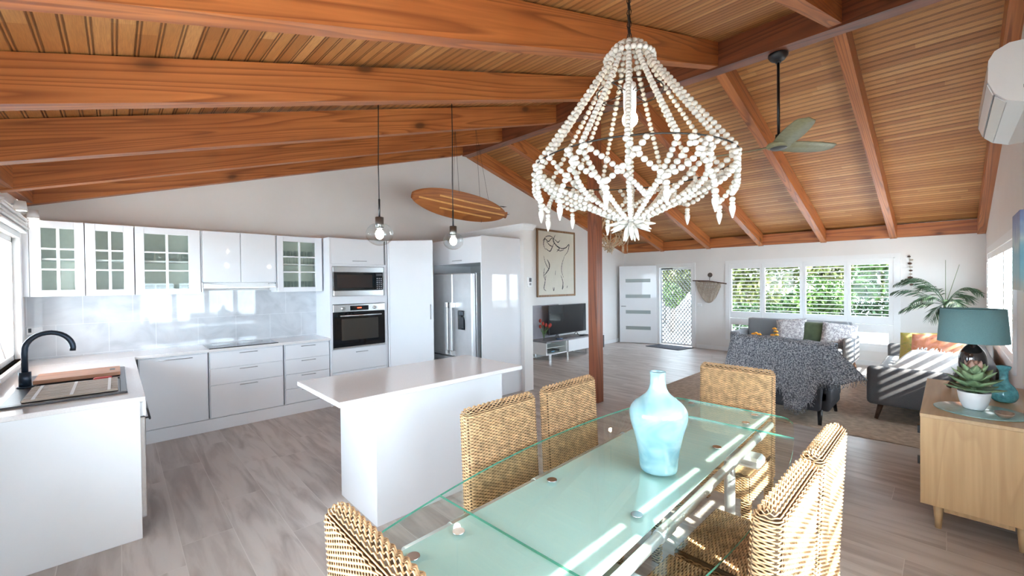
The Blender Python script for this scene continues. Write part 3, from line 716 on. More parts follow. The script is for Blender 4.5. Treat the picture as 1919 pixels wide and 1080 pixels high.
ST2 = pm('fridge_steel', (.66, .66, .67), .42, .7, noise=.05, nscale=8)
def rdoor(name, y0, y1, z0, z1):
    m = MB(); m.box(3.50, 3.575, y0, y1, z0, z1, .012); return m.build(name, ST2, t)
d1 = rdoor('door', 4.925, 5.50, .565, 1.755); d2 = rdoor('door', 4.475, 4.915, .565, 1.755); d3 = rdoor('freezer_drawer', 4.475, 5.50, .06, .55)
for d, yc in ((d1, 4.975), (d2, 4.870)):
    m = MB(); m.box(3.425, 3.445, yc-.026, yc+.026, .66, 1.27, .006); m.build('handle', ST2, d)
    for za, zb in ((1.27, 1.345), (.60, .66)): box('handle_mount', CHROME, 3.425, 3.499, yc-.026, yc+.026, za, zb, d, b=.005)
m = MB(); m.tube([(3.44, 4.55, .49), (3.44, 5.42, .49)], .012, 8); m.build('handle', CHROME, d3)
dsp = box('water_dispenser', BLKGLASS, 3.492, 3.4995, 4.625, 4.785, .965, 1.235, d2, b=.002)
box('recess', DGREY, 3.489, 3.4918, 4.65, 4.76, .985, 1.14, d2); box('dispenser_display', pm('disp', (.1, .12, .14), .2), 3.489, 3.4918, 4.65, 4.76, 1.17, 1.22, d2)
for y in (4.56, 5.4): box('foot', DGREY, 3.60, 3.66, y, y+.05, 0, .03, t)
# island
t = thing('kitchen_island', 'white kitchen island with overhanging stone top', 'island bench', (1.69, 2.85, 0))
m = MB(); m.box(.935, 2.455, 2.462, 3.24, .882, .914, .003); m.build('countertop', STONE, t)
m = MB(); m.box(1.225, 2.352, 2.612, 3.20, 0, .881, .002); m.build('base', GLOSS, t)
m = MB(); m.box(1.227, 2.35, 2.604, 2.6115, 0, .88, .001); m.build('front_panel', GLOSS, t)
# cooktop
t = thing('cooktop', 'flat black glass cooktop set in the back worktop', 'cooktop', (1.07, 5.85, ZT))
m = MB(); m.box(.735, 1.425, 5.635, 6.09, ZT+.0005, ZT+.008, .002); m.build('glass_top', BLKGLASS, t)
m = MB()
for x, y, r in ((.90, 5.75, .075), (.90, 5.97, .09), (1.25, 5.75, .09), (1.25, 5.97, .075)):
    m.lathe([(r, 0), (r+.003, 0), (r+.003, .0006), (r, .0006), (r, 0)], (x, y, ZT+.0081), 32)
m.build('burner_rings', GROOVE, t)
# sink
SINKM = pm('sink_dark_granite', (.075, .07, .075), .3, noise=.2, nscale=200)
t = thing('kitchen_sink', 'dark inset double sink in the bench by the window', 'sink', (-.22, 4.33, ZT))
sx0, sx1, sy0, sy1 = -.50, .045, 3.725, 4.93
m = MB(); z0, z1 = ZT+.0005, ZT+.012
for q in ((sx0, sx1, sy0, sy0+.035), (sx0, sx1, sy1-.035, sy1), (sx0, sx0+.09, sy0+.035, sy1-.035), (sx1-.035, sx1, sy0+.035, sy1-.035), (sx0+.09, sx1-.035, 4.36, 4.40)): m.box(q[0], q[1], q[2], q[3], z0, z1, .003)
m.build('rim', SINKM, t)
box('bowl', SINKM, sx0+.09, sx1-.035, sy0+.035, 4.36, ZT+.0005, ZT+.003, t); box('bowl', SINKM, sx0+.09, sx1-.035, 4.40, sy1-.035, ZT+.0005, ZT+.003, t)
t = thing('chopping_board', 'long brown timber chopping board across the far half of the sink', 'chopping board', (-.2, 4.6, ZT+.012))
m = MB(); m.obox((-.21, 4.63, ZT+.026), (1, .02, 0), (0, 1, 0), (0, 0, 1), .225, .17, .013); m.build('board', wood('board_wood', 'x', (.50, .24, .13), (.44, .20, .10), (.3, .12, .06), rings=5, knots=False), t)
box('handle_slot', DGREY, -.045, -.015, 4.60, 4.68, ZT+.0392, ZT+.0405, t)
t = thing('draining_board', 'pale ribbed timber draining board on the near half of the sink', 'draining board', (-.2, 4.0, ZT+.012))
PALEW = wood('pale_wood', 'x', (.52, .44, .36), (.47, .38, .3), (.34, .26, .2), rings=5, knots=False)
m = MB()
for k in range(9): y = 3.79+k*.056; m.box(-.42, .0, y, y+.048, ZT+.0125, ZT+.026, .004)
m.build('slats', PALEW, t)
m = MB()
for x in (-.38, -.22, -.05): m.box(x, x+.015, 3.79, 4.28, ZT+.0265, ZT+.029)
m.build('crossbars', TRIM, t)
tag(MB().box(-.13, -.03, 4.30, 4.345, ZT+.013, ZT+.034, .008).build('sponge', pm('red_sponge', (.55, .10, .10), .8)), 'small red sponge lying between sink boards', 'sponge')
# tap
t = thing('kitchen_tap', 'dark gooseneck mixer tap at the sink', 'tap', (-.462, 4.38, ZT+.012))
m = MB(); m.cyl((-.462, 4.38, ZT+.0125), (-.462, 4.38, ZT+.024), .042, .036, 24); m.cyl((-.462, 4.38, ZT+.024), (-.462, 4.38, ZT+.12), .030, .030, 24); m.build('base', FAUCET, t)
m = MB(); pts = [(-.462, 4.38, ZT+.12), (-.462, 4.38, 1.16)]
for k in range(1, 17): a = pi-k*pi/16*1.06; pts.append((-.347+.115*cos(a), 4.38, 1.175+.118*sin(a)))
m.tube(pts, .0165, 14); m.build('spout', FAUCET, t)
m = MB(); m.tube([(-.462, 4.41, ZT+.08), (-.462, 4.46, ZT+.085), (-.462, 4.50, ZT+.10)], [.016, .014, .01], 10); m.build('lever', FAUCET, t)
tag(MB().lathe([(0, 0), (.030, 0), (.030, .035), (.025, .042), (0, .042)], (-.475, 4.50, ZT+.0125), 20).build('sink_plug', CHROME), 'small chrome plug beside the tap base', 'plug')
# pendants over the island
def pendant(px, py, zc, r, label):
    zt = zleft(px, 2.83)+RD if abs(py-2.83) > .06 else zleft(px, 2.83)
    zt = zceil(px, py)
    t = thing('pendant_light', label, 'pendant light', (px, py, zc), group=None)
    m = MB(); m.tube([(px, py, zt), (px+.004, py, zc+.9), (px-.003, py, zc+.5), (px, py, zc+.25)], .004, 6); m.tube([(px, py, zc+.26), (px, py, zc+.12)], .0075, 8); m.build('cord', BLACK, t)
    m = MB(); m.lathe([(.0, .125), (.030, .125), (.030, .045), (.024, .040), (0, .04)], (px, py, zc), 20); m.build('lamp_holder', pm('pewter', (.22, .21, .20), .3, .9), t)
    m = MB(); pr_ = []
    for k in range(3, 25): a = pi*k/24; pr_.append((r*sin(a), r*.86*cos(a)))
    m.lathe(pr_, (px, py, zc), 40); m.build('glass_shade', CLEAR, t)
    m = MB(); m.sph((px, py, zc+.0), .030, 14, 10, (1, 1, 1.25)); m.build('bulb', BULBW, t)
    m = MB(); m.cyl((px, py, zt-.001), (px, py, zt-.03), .05, .045, 20); m.build('ceiling_rose', BLACK, t)
pendant(1.418, 2.90, 1.978, .098, 'clear glass globe pendant over the left end of the island')
pendant(2.081, 2.90, 1.970, .086, 'clear glass globe pendant over the right end of the island')
# surfboard
t = thing('surfboard', 'striped timber surfboard hanging on cords below the gable', 'surfboard', (3.75, 5.0, 2.85))
SB1 = wood('surf_dark', 'x', (.50, .18, .045), (.40, .13, .03), (.24, .07, .02), rings=8, knots=False, pos=False); SB2 = pm('surf_light', (.78, .42, .13), .35, noise=.1)
c0 = Vector((3.78, 4.96, 2.755)); ax = Vector((1, .0, -.055)).normalized(); up = Vector((0, -.42, .9)).normalized(); up = (up-ax*up.dot(ax)).normalized(); nr = ax.cross(up)
def swid(s): # half width at s in -1..1 (nose at -1)
    return .205*max(0, (1-abs((s+.02)/1.02)**2.3))**.62*(1-.06*s) if s < .97 else .055
Ls, TH_ = .865, .022
m = MB(); N = 40; top = []; bot = []
cols_ = 9
for i in range(N+1):
    s_ = -1+2*i/N; w_ = max(swid(s_), .004); 
    for j in range(cols_+1):
        v = -1+2*j/cols_; th = TH_*sqrt(max(0, 1-v*v))+.004; p = c0+ax*(Ls*s_)+up*(w_*v)-nr*(.04*s_*s_)
        top.append(p+nr*th); bot.append(p-nr*th)
for P_, fl in ((top, 0), (bot, 1)):
    o_ = len(m.v); m.v.extend([tuple(q) for q in P_])
    for i in range(N):
        for j in range(cols_):
            f = [o_+i*(cols_+1)+j, o_+(i+1)*(cols_+1)+j, o_+(i+1)*(cols_+1)+j+1, o_+i*(cols_+1)+j+1]
            m.f.append(f[::-1] if fl else f); m.sm.append(True); m.mi.append(0)
for j in (0, cols_):
    o_ = len(m.v); m.v.extend([tuple(top[i*(cols_+1)+j]) for i in range(N+1)]+[tuple(bot[i*(cols_+1)+j]) for i in range(N+1)])
    for i in range(N): m.f.append([o_+i, o_+i+1, o_+N+2+i, o_+N+1+i]); m.sm.append(True); m.mi.append(0)
m.build('board', SB1, t)
for off, a_, b_ in ((.085, -.55, .78), (-.0, -.9, .93), (-.085, -.5, .62)):
    m = MB()
    for sd in (1, -1):
        pts = []
        for i in range(25):
            s_ = a_+(b_-a_)*i/24; w_ = swid(s_); v = max(-.97, min(.97, off/w_))
            p = c0+ax*(Ls*s_)+up*off-nr*(.04*s_*s_)+nr*sd*(TH_*sqrt(1-v*v)+.0052)
            pts += [p-up*.011, p+up*.011]
        fs = [(2*i, 2*i+1, 2*i+3, 2*i+2) for i in range(24)]
        m.add(pts, fs, True)
    m.build('pale_stripe', SB2, t)
m = MB()
for s_ in (.80, .93): p = c0+ax*Ls*s_+up*(.12 if s_ < .9 else .01); m.add([p+up*.0-ax*.06, p+ax*.03, p+ax*.10+up*.02-nr*.0+Vector((0, 0, .004)), p+ax*.05-nr*.09, p-ax*.05-nr*.02], [(0, 1, 2, 3, 4), (4, 3, 2, 1, 0)])
m.build('fin', DGREY, t)
m = MB()
for s_, tx in ((-.22, .05), (.42, -.12)):
    p = c0+ax*Ls*s_
    for sg in (1, -1): m.tube([p+up*.2*sg*(.9)-nr*.026, p+up*.2*sg*.9+nr*.03, (p.x+tx, p.y+.03, zceil(p.x+tx, 5))], .0022, 5)
    m.tube([p+up*.19-nr*.03, p-up*.19-nr*.03], .002, 5)
m.build('hanging_cord', WIRE, t)
# track lights on the left wall
t = thing('track_light', 'white twin spotlight bar above the sink window', 'spotlight', (-.6, 5.5, 2.30))
box('rail', TRIM, XL+.002, XL+.03, 5.0, 6.0, 2.29, 2.315, t, b=.004)
for y in (5.28, 5.80):
    m = MB(); m.tube([(XL+.03, y, 2.30), (XL+.06, y, 2.295)], .006, 6); m.lathe([(0, .05), (.032, .05), (.04, -.03), (.037, -.03), (.034, -.02), (0, -.02)], (XL+.10 if y > 5.5 else XL+.08, y, 2.28), 20); h = m.build('spot_head', TRIM, t)
    m = MB(); m.cyl((XL+.10 if y > 5.5 else XL+.08, y, 2.2595), (XL+.10 if y > 5.5 else XL+.08, y, 2.251), .033, .033, 16); m.build('lamp_face', emis('spot_face', (1, .93, .85), 6), h)
# folded blind above the sink window
t = thing('folded_blind', 'white fabric blind gathered above the sink window', 'blind', (XL+.05, 5.1, 2.10))
for k in range(4):
    m = MB(); m.box(XL+.028+.003*k, XL+.075+.01*(k % 2), 4.5, 5.70, 2.10+k*.033, 2.128+k*.033, .008); m.build('fold', TRIM, t)
# power outlet on splashback
t = thing('power_outlet', 'white double power outlet on the splashback by the window', 'power outlet', (-.6, YK-.02, 1.2))
box('plate', TRIM, -.63, -.53, YK-.022, YK-.0125, 1.16, 1.23, t, b=.002)
box('switch', DGREY, -.62, -.60, YK-.026, YK-.0222, 1.18, 1.22, t)
#@@DINING
# ================================================================== DINING
def rr_loop(hw, ht, rc, n):
    """n points round a rounded rectangle, returns [(x, y, nx, ny)]"""
    rc = min(rc, ht*.98, hw*.98); segs = []; L = 2*(hw-rc)*2+2*(ht-rc)*2+2*pi*rc; out = []
    for i in range(n):
        s = (i+.5)/n*L; a = 2*(hw-rc); b = 2*(ht-rc); q = pi*rc/2
        for side in range(4):
            ln = a if side % 2 == 0 else b
            if s < ln:
                k = s-ln/2
                out.append(((k, -ht, 0, -1), (hw, k, 1, 0), (-k, ht, 0, 1), (-hw, -k, -1, 0))[side]); break
            s -= ln
            if s < q:
                an = -pi/2+side*pi/2+s/rc; cx, cy = ((hw-rc, -ht+rc), (hw-rc, ht-rc), (-hw+rc, ht-rc), (-hw+rc, -ht+rc))[side]
                out.append((cx+rc*cos(an), cy+rc*sin(an), cos(an), sin(an))); break
            s -= q
        else: out.append((0, -ht, 0, -1))
    return out
def weave_slab(mb, hw, ht, z0, z1, top_r, cx=0, cy=0, pitch=.0076, stake=.0175, amp=.0030, rn=.0025, rz=.0033, lean=0.0, rc=.03, domed=True):
    L = 4*(hw+ht); ns = int(L/stake/2)*2; n = ns*3
    loop = rr_loop(hw, ht, rc, n)
    # vertical path: straight then over the top
    rows = []; z = z0
    while z < z1-top_r: rows.append((z, 0)); z += pitch
    if domed:
        k = 0; m_ = max(3, int((pi/2*min(top_r, ht))/pitch))
        for k in range(m_): rows.append((None, (k+.5)/m_*pi/2))
    vs = []; fs = []
    for r, (z, a) in enumerate(rows):
        if z is None: zz = z1-top_r+top_r*sin(a); ix = top_r*(1-cos(a)); iy = min(ht*.96, ht*(1-cos(a))); nz = sin(a)
        else: zz = z; ix = iy = 0; nz = 0
        fx = (hw-ix)/hw; fy = (ht-iy)/ht; o = len(vs)
        for i, (x, y, nx, ny) in enumerate(loop):
            w = sin(2*pi*(i/3)/2 + pi*r)*amp*(1+.9*nz); X = x*fx+nx*w*(1-nz); Y = y*fy+ny*w*(1-nz)+lean*max(0, zz-.45); Z = zz+w*nz
            for (dn, dz) in ((rn, 0), (0, rz), (-rn, 0), (0, -rz)):
                vs.append((cx+X+nx*(dn*(1-nz)+ (dz*-1)*nz*.8), cy+Y+ny*(dn*(1-nz)-dz*nz*.8), Z+dz*(1-nz)+dn*nz))
        N = len(loop)
        for i in range(N):
            j = (i+1) % N
            for k in range(4): fs.append((o+i*4+k, o+j*4+k, o+j*4+(k+1) % 4, o+i*4+(k+1) % 4))
    mb.add(vs, fs, True)
def weave_sheet(mb, x0, x1, y0, y1, z, pitch=.0080, stake=.0175, amp=.003, rn=.0028, rz=.0042):
    ny = int((y1-y0)/pitch); nx = int((x1-x0)/stake)*3
    for r in range(ny):
        y = y0+(r+.5)*(y1-y0)/ny; vs = []; fs = []
        for i in range(nx+1):
            x = x0+(x1-x0)*i/nx; w = sin(pi*i/3+pi*r)*amp
            vs += [(x, y, z+w+rn), (x, y+rz, z+w), (x, y, z+w-rn), (x, y-rz, z+w)]
        for i in range(nx):
            for k in range(4): fs.append((i*4+k, i*4+4+k, i*4+4+(k+1) % 4, i*4+(k+1) % 4))
        mb.add(vs, fs, True)
CH_H = .995
def make_chair():
    t = thing('wicker_chair', 'x', 'chair', (0, 0, 0))
    hw, bt = .240, .036
    m = MB(); m.cur = 0; weave_slab(m, hw, bt, .30, CH_H, .032, 0, -.236, lean=-.05, rc=.028)
    m.cur = 1
    zz = [.30, .45, CH_H-.034]
    for a, b in zip(zz[:-1], zz[1:]):
        la, lb = -.05*max(0, a-.45), -.05*max(0, b-.45)
        m.hexa([(-hw+.006, -.236-bt+.006+la, a), (hw-.006, -.236-bt+.006+la, a), (hw-.006, -.236+bt-.006+la, a), (-hw+.006, -.236+bt-.006+la, a)],
               [(-hw+.006, -.236-bt+.006+lb, b), (hw-.006, -.236-bt+.006+lb, b), (hw-.006, -.236+bt-.006+lb, b), (-hw+.006, -.236+bt-.006+lb, b)])
    m.hexa([(-hw+.02, -.256-.027+bt*.3, CH_H-.04), (hw-.02, -.256-.027+bt*.3, CH_H-.04), (hw-.02, -.256+bt*.8, CH_H-.04), (-hw+.02, -.256+bt*.8, CH_H-.04)],
           [(-hw+.03, -.271, CH_H-.012), (hw-.03, -.271, CH_H-.012), (hw-.03, -.257, CH_H-.012), (-hw+.03, -.257, CH_H-.012)])
    m.build('backrest', [WICKER, WICKD], t, world=False)
    m = MB(); m.cur = 0; weave_slab(m, .238, .215, .30, .445, .01, 0, .018, domed=False, rc=.03); weave_sheet(m, -.225, .225, -.19, .222, .447)
    m.cur = 1; m.box(-.232, .232, -.192, .227, .30, .442)
    m.build('seat', [WICKER, WICKD], t, world=False)
    for sx in (-1, 1):
        for sy in (-.245, .205):
            m = MB(); m.cur = 0; weave_slab(m, .024, .024, .012, .31, .01, sx*.205, sy, domed=False, rc=.01, stake=.016, pitch=.014)
            m.cur = 1; m.box(sx*.205-.02, sx*.205+.02, sy-.02, sy+.02, 0, .30)
            m.build('leg', [WICKER, WICKD], t, world=False)
    return t
ch0 = make_chair()
spots = [((.700, .950), -pi/2, 'wicker dining chair at the near end of the glass table, closest to the camera'),
         ((1.435, 1.345), pi, 'wicker dining chair on the island side of the table, nearer of the two'),
         ((2.02, 1.360), pi, 'wicker dining chair on the island side of the table, farther of the two'),
         ((2.915, 1.040), pi/2, 'wicker dining chair at the far end of the glass table, in front of the throw'),
         ((1.455, .592), 0, 'sunlit wicker dining chair on the window side of the table, nearer of the two'),
         ((1.965, .590), 0, 'sunlit wicker dining chair on the window side of the table, farther of the two')]
for i, ((x, y), rz, lab) in enumerate(spots):
    c = ch0 if i == 0 else copy_tree(ch0)
    c.location = (x, y, 0); c.rotation_euler = (0, 0, rz); tag(c, lab, 'chair', 'wicker dining chairs')
# table
TC = Vector((1.785, .995, 0)); TR = radians(2.2); TZ = .752
t = thing('dining_table', 'glass dining table with frosted aqua centre strip and chrome discs', 'table', TC, TR)
def hwid(u): return .375+.150*(1-(u/1.21)**2)
def panel(mb, u0, u1, wf, z0, z1, rnd=(0, 0)):
    pts = []; n = 16
    for i in range(n+1):
        u = u0+(u1-u0)*i/n; w = wf(u)
        if rnd[0] and u-u0 < .07: w -= .07-sqrt(max(0, .07**2-(.07-(u-u0))**2))
        if rnd[1] and u1-u < .07: w -= .07-sqrt(max(0, .07**2-(.07-(u1-u))**2))
        pts.append((u, w))
    if rnd[0]: pts = [(u0+.0, pts[0][1])]+[(u0+.07*(1-cos(a)), wf(u0)-.07+.07*sin(a)) for a in [pi/2*k/6 for k in range(1, 6)]]+[p for p in pts if p[0]-u0 >= .07]
    if rnd[1]: pts = [p for p in pts if u1-p[0] >= .07]+[(u1-.07*(1-cos(a)), wf(u1)-.07+.07*sin(a)) for a in [pi/2*k/6 for k in range(5, 0, -1)]]+[(u1, wf(u1)-.07)]
    loop = [(u, w) for u, w in pts]+[(u, -w) for u, w in pts[::-1]]; N = len(loop)
    o = len(mb.v); mb.v.extend([(u, w, z0) for u, w in loop]+[(u, w, z1) for u, w in loop])
    mb.f.append([o+i for i in range(N)][::-1]); mb.f.append([o+N+i for i in range(N)]); mb.sm += [False]*2; mb.mi += [0, 0]
    for i in range(N): j = (i+1) % N; mb.f.append([o+i, o+j, o+N+j, o+N+i]); mb.sm.append(False); mb.mi.append(1)
SE = .835
for u0, u1, rd in ((-1.205, -SE-.0007, (1, 0)), (-SE+.0007, SE-.0007, (0, 0)), (SE+.0007, 1.205, (0, 1))):
    m = MB(); panel(m, u0, u1, hwid, TZ-.008, TZ, rd); gp = m.build('glass_panel', [TGLASS, TEDGE], t, world=False)
    m = MB(); m.box(max(u0, -1.19), min(u1, 1.19), -.263, .263, TZ-.013, TZ-.0085); m.build('frosted_strip', FROST, gp, world=False)
for u in (-1.12, -.94, -.43, .42, .925, 1.12):
    for v in (-.195, .20):
        m = MB(); m.cyl((u, v, TZ+.0003), (u, v, TZ+.003), .022, .021, 24); m.build('chrome_disc', STEEL, t, world=False)
for v in (-.285, .285):
    m = MB(); m.tube([(-1.10, v, TZ-.036), (1.10, v, TZ-.036)], .019, 14); r_ = m.build('side_rail', ALU, t, world=False)
    for u in (-.86, -.40, .38, .86): m = MB(); m.tube([(u-.05, v, TZ-.036), (u+.05, v, TZ-.036)], .0225, 14); m.build('sleeve', ALU, r_, world=False)
for u in (-.68, .60):
    m = MB(); m.box(u-.06, u+.06, -.36, .36, TZ-.115, TZ-.060, .015); cb = m.build('cross_bar', ALU, t, world=False)
    for v in (-.20, .20):
        m = MB(); s_ = 1 if v > 0 else -1
        pts = [(u, v, TZ-.10), (u, v, .55), (u, v, .30), (u, v, .15), (u, v, 0.002)]
        m.tube(pts, [.026, .028, .026, .022, .02], 16); m.build('leg', ALU, t, world=False)
# vase on table
def swirl(name, ca, cb, sc=3.5):
    m, n, l, p = new_mat(name); tc = n.new('ShaderNodeTexCoord'); mp = n.new('ShaderNodeMapping'); mp.inputs['Rotation'].default_value = (.7, .3, 0); mp.inputs['Scale'].default_value = (1.2, 1.2, 2.2)
    nz = n.new('ShaderNodeTexNoise'); nz.inputs['Scale'].default_value = sc; nz.inputs['Detail'].default_value = 2; nz.inputs['Distortion'].default_value = 1.6
    l.new(tc.outputs['Object'], mp.inputs[0]); l.new(mp.outputs[0], nz.inputs['Vector'])
    l.new(ramp(n, l, nz.outputs['Fac'], [(.35, ca), (.62, cb)]), p.inputs['Base Color']); p.inputs['Roughness'].default_value = .16; p.inputs['Coat Weight'].default_value = .6
    p.inputs['Subsurface Weight'].default_value = .15; return m
VM = swirl('swirled_aqua_glass', (.17, .33, .36), (.30, .46, .48))
pv = [(0, 0), (.076, 0), (.082, .01), (.083, .03), (.088, .08), (.104, .16), (.122, .215), (.127, .25), (.124, .275), (.108, .30), (.076, .325), (.050, .345), (.037, .37), (.0325, .40), (.033, .438), (.036, .443), (.031, .444), (.028, .42), (.028, .38), (0, .36)]
def smooth_prof(p, k=3):
    for _ in range(k):
        q = [p[0]]
        for a, b in zip(p[:-1], p[1:]): q += [(a[0]*.75+b[0]*.25, a[1]*.75+b[1]*.25), (a[0]*.25+b[0]*.75, a[1]*.25+b[1]*.75)]
        q.append(p[-1]); p = q
    return p
tag(MB().lathe(smooth_prof(pv, 2), (1.765, .905, TZ+.0008), 64).build('vase', VM), 'pale blue swirled glass vase standing on the dining table', 'vase')

# ---- bead chandelier
def beads(mb, pts, r, gap=.96, jit=.06, nu=8, nv=5):
    P = [Vector(p) for p in pts]; d = 0; nxt = 0
    for a, b in zip(P[:-1], P[1:]):
        L = (b-a).length
        while nxt <= d+L:
            q = a+(b-a)*((nxt-d)/L) if L else a
            rr = r*(1+random.uniform(-jit, jit)); mb.sph(q, rr, nu, nv, (1, 1, .88)); nxt += 2*rr*gap
        d += L
def finial(mb, p, d, L, r, n=7):
    p, d = Vector(p), Vector(d).normalized(); pts = [p+d*(L*q) for q in (0, .1, .2, .28, .5, .8, 1)]
    mb.tube(pts, [r*.6, r*.9, r*.6, r*.95, r*.9, r*.5, r*.2], n)
def bezier(a, b, c, n=10): return [a*(1-q)**2+b*2*q*(1-q)+c*q*q for q in [i/n for i in range(n+1)]]
def chandelier(name, label, C, R, ztop, zring, zbot, ztie, N, br, mat, nst=16, drop=.07, hang=None):
    t = thing(name, label, 'chandelier', (C[0], C[1], zbot))
    pol = lambda r, a, z: Vector((C[0]+r*cos(a), C[1]+r*sin(a), z))
    m = MB(); m.tube([pol(R, 2*pi*k/48, zring) for k in range(48)], .0035, 6, closed=True); m.build('ring_frame', WIRE, t)
    m = MB(); r2 = R*.33; zc = zring+(ztop-zring)*.62
    m.tube([pol(r2, 2*pi*k/24, zc) for k in range(24)], .003, 6, closed=True); m.tube([pol(r2, 0, zc), pol(r2, pi, zc)], .0025, 6); m.tube([pol(r2, pi/2, zc), pol(r2, -pi/2, zc)], .0025, 6)
    for k in range(6): m.tube([pol(.03, k*pi/3, zc+.0), pol(.045, k*pi/3+.3, zc+.02), pol(.06, k*pi/3+.5, zc)], .002, 5)
    m.build('inner_frame', WIRE, t)
    m = MB(); beads(m, [pol(R*.24, 2*pi*k/30, ztop-.10*(ztop-zring)*1.0) for k in range(31)], br*1.05); m.build('bead_collar', mat, t)
    for k in range(nst):
        a = 2*pi*(k+.3)/nst; m = MB(); pts = []
        for i in range(13): q = i/12; pts.append(pol(R*(.12+.88*q**1.08) if q > .04 else R*.12, a, ztop+(zring-ztop)*q+.03*sin(pi*min(1, q*8))*(q < .125)))
        beads(m, pts, br); m.build('bead_strand', mat, t)
    for k in range(nst):
        a = 2*pi*(k+.3)/nst; m = MB()
        beads(m, bezier(pol(R*.99, a, zring-.012), pol(R*.72, a, ztie+.02), pol(.03, a, zbot+.055), 12), br); m.build('bead_strand', mat, t)
    nd = nst*3//4
    for k in range(nd):
        a = 2*pi*(k+.1)/nd; da = 2*pi/nd; m = MB(); j = Vector(pol(R*.93, a+da*.5, ztie+random.uniform(-.02, .02)))
        beads(m, bezier(pol(R, a-da*.15, zring-.01), pol(R*1.04, a+da*.1, (zring+ztie)/2-.03), j, 10), br)
        beads(m, bezier(pol(R, a+da*1.15, zring-.01), pol(R*1.04, a+da*.9, (zring+ztie)/2-.03), j, 10), br)
        beads(m, [j, j-Vector((0, 0, .035))], br*1.05); finial(m, j-Vector((0, 0, .035)), (0, 0, -1), drop, br*1.1)
        m.build('bead_swag', mat, t)
        if k % 2 == 0:
            m = MB(); beads(m, bezier(pol(R, a+da*.2, zring-.01), pol(R*.85, a+da*.9, zring-.12), pol(R*.5, a+da*1.4, ztie-.02), 12), br)
            beads(m, bezier(pol(R, a+da*1.9, zring-.01), pol(R*.85, a+da*1.7, zring-.12), pol(R*.5, a+da*1.4, ztie-.02), 12), br); m.build('bead_swag', mat, t)
    m = MB()
    for k in range(12): a = 2*pi*k/12; finial(m, pol(.015, a, zbot+.05), (cos(a), sin(a), -.45 if k % 2 else -.1), .095, br*1.05)
    for k in range(5): a = 2*pi*k/5; finial(m, pol(.008, a, zbot+.045), (cos(a)*.35, sin(a)*.35, -1), .085, br*1.05)
    m.build('bead_starburst', mat, t)
    zb = zring+(ztop-zring)*.40
    m = MB(); m.lathe([(0, .14), (.028, .135), (.033, .10), (.030, .095), (.030, .04), (.026, .0), (0, 0)], (C[0], C[1], zb+.03), 20); m.build('lamp_holder', TRIM, t)
    m = MB(); m.sph((C[0], C[1], zb), .036, 14, 10, (1, 1, 1.05)); m.build('bulb', BULB, t)
    hz = zceil(C[0], C[1]) if hang is None else hang
    m = MB(); m.tube([(C[0], C[1], zb+.17), (C[0], C[1], ztop+.02), (C[0], C[1], hz)], .004, 6)
    z = ztop; k = 0
    while z < hz-.03:
        a = (k % 2)*pi/2; m.tube([(C[0]+.011*cos(a)*cos(q), C[1]+.011*sin(a)*cos(q), z+.018+.018*sin(q)) for q in [2*pi*i/8 for i in range(8)]], .0022, 4, closed=True); z += .028; k += 1
    m.build('chain', WIRE, t)
    return t
CC = (1.75, 1.025)
chandelier('bead_chandelier', 'large whitewashed wooden bead chandelier over the dining table', CC, .452, 2.70, 2.135, 1.83, 1.985, 0, .0132, BEAD)
TANB = pm('driftwood_bead', (.52, .40, .28), .6, noise=.15, nscale=40)
chandelier('bead_chandelier', 'smaller tan bead chandelier hanging beyond the timber post', (6.75, 4.42), .36, 2.95, 2.50, 2.20, 2.30, 0, .012, TANB, nst=12, drop=.11)
#@@LIVING
# ================================================================== LIVING ROOM
FABG = pm('grey_fabric', (.20, .205, .22), .9, noise=.12, nscale=220, bump=.25, bscale=400, sheen=.2)
FABL = pm('light_grey_fabric', (.30, .32, .35), .9, noise=.12, nscale=220, bump=.25, bscale=400, sheen=.2)
FABM = pm('mid_grey_fabric', (.215, .22, .235), .9, noise=.12, nscale=220, bump=.25, bscale=400, sheen=.2)
FABK = pm('dark_grey_fabric', (.12, .12, .128), .9, noise=.12, nscale=220, bump=.25, bscale=400)
FABD = pm('charcoal_fabric', (.045, .048, .058), .75, noise=.1, nscale=200, bump=.2, bscale=300)
RUGM = pm('beige_rug', (.50, .40, .31), .95, noise=.22, nscale=16, bump=.6, bscale=220)
def rbox(m, x0, x1, y0, y1, z0, z1, r=.03, n=3):
    # soft rounded box via superellipsoid-like grid
    bm = bmesh_box(x0, x1, y0, y1, z0, z1, r, n); m.add(bm[0], bm[1], True)
import bmesh
def bmesh_box(x0, x1, y0, y1, z0, z1, r, n):
    b = bmesh.new(); bmesh.ops.create_cube(b, size=1)
    for v in b.verts: v.co = Vector(((x0+x1)/2+v.co.x*(x1-x0), (y0+y1)/2+v.co.y*(y1-y0), (z0+z1)/2+v.co.z*(z1-z0)))
    r = min(r, (x1-x0)*.45, (y1-y0)*.45, (z1-z0)*.45)
    bmesh.ops.bevel(b, geom=list(b.edges), offset=r, segments=n, profile=.5, affect='EDGES')
    b.verts.index_update(); vs = [v.co.copy() for v in b.verts]; fs = [[v.index for v in f.verts] for f in b.faces]; b.free(); return vs, fs
def legs(t, pts, h, mat=WALNUT, r0=.028, r1=.017, world=False):
    for (x, y, dx, dy) in pts:
        m = MB(); m.tube([(x, y, h), (x+dx, y+dy, 0.001)], [r0, r1], 12); m.build('leg', mat, t, world=world)
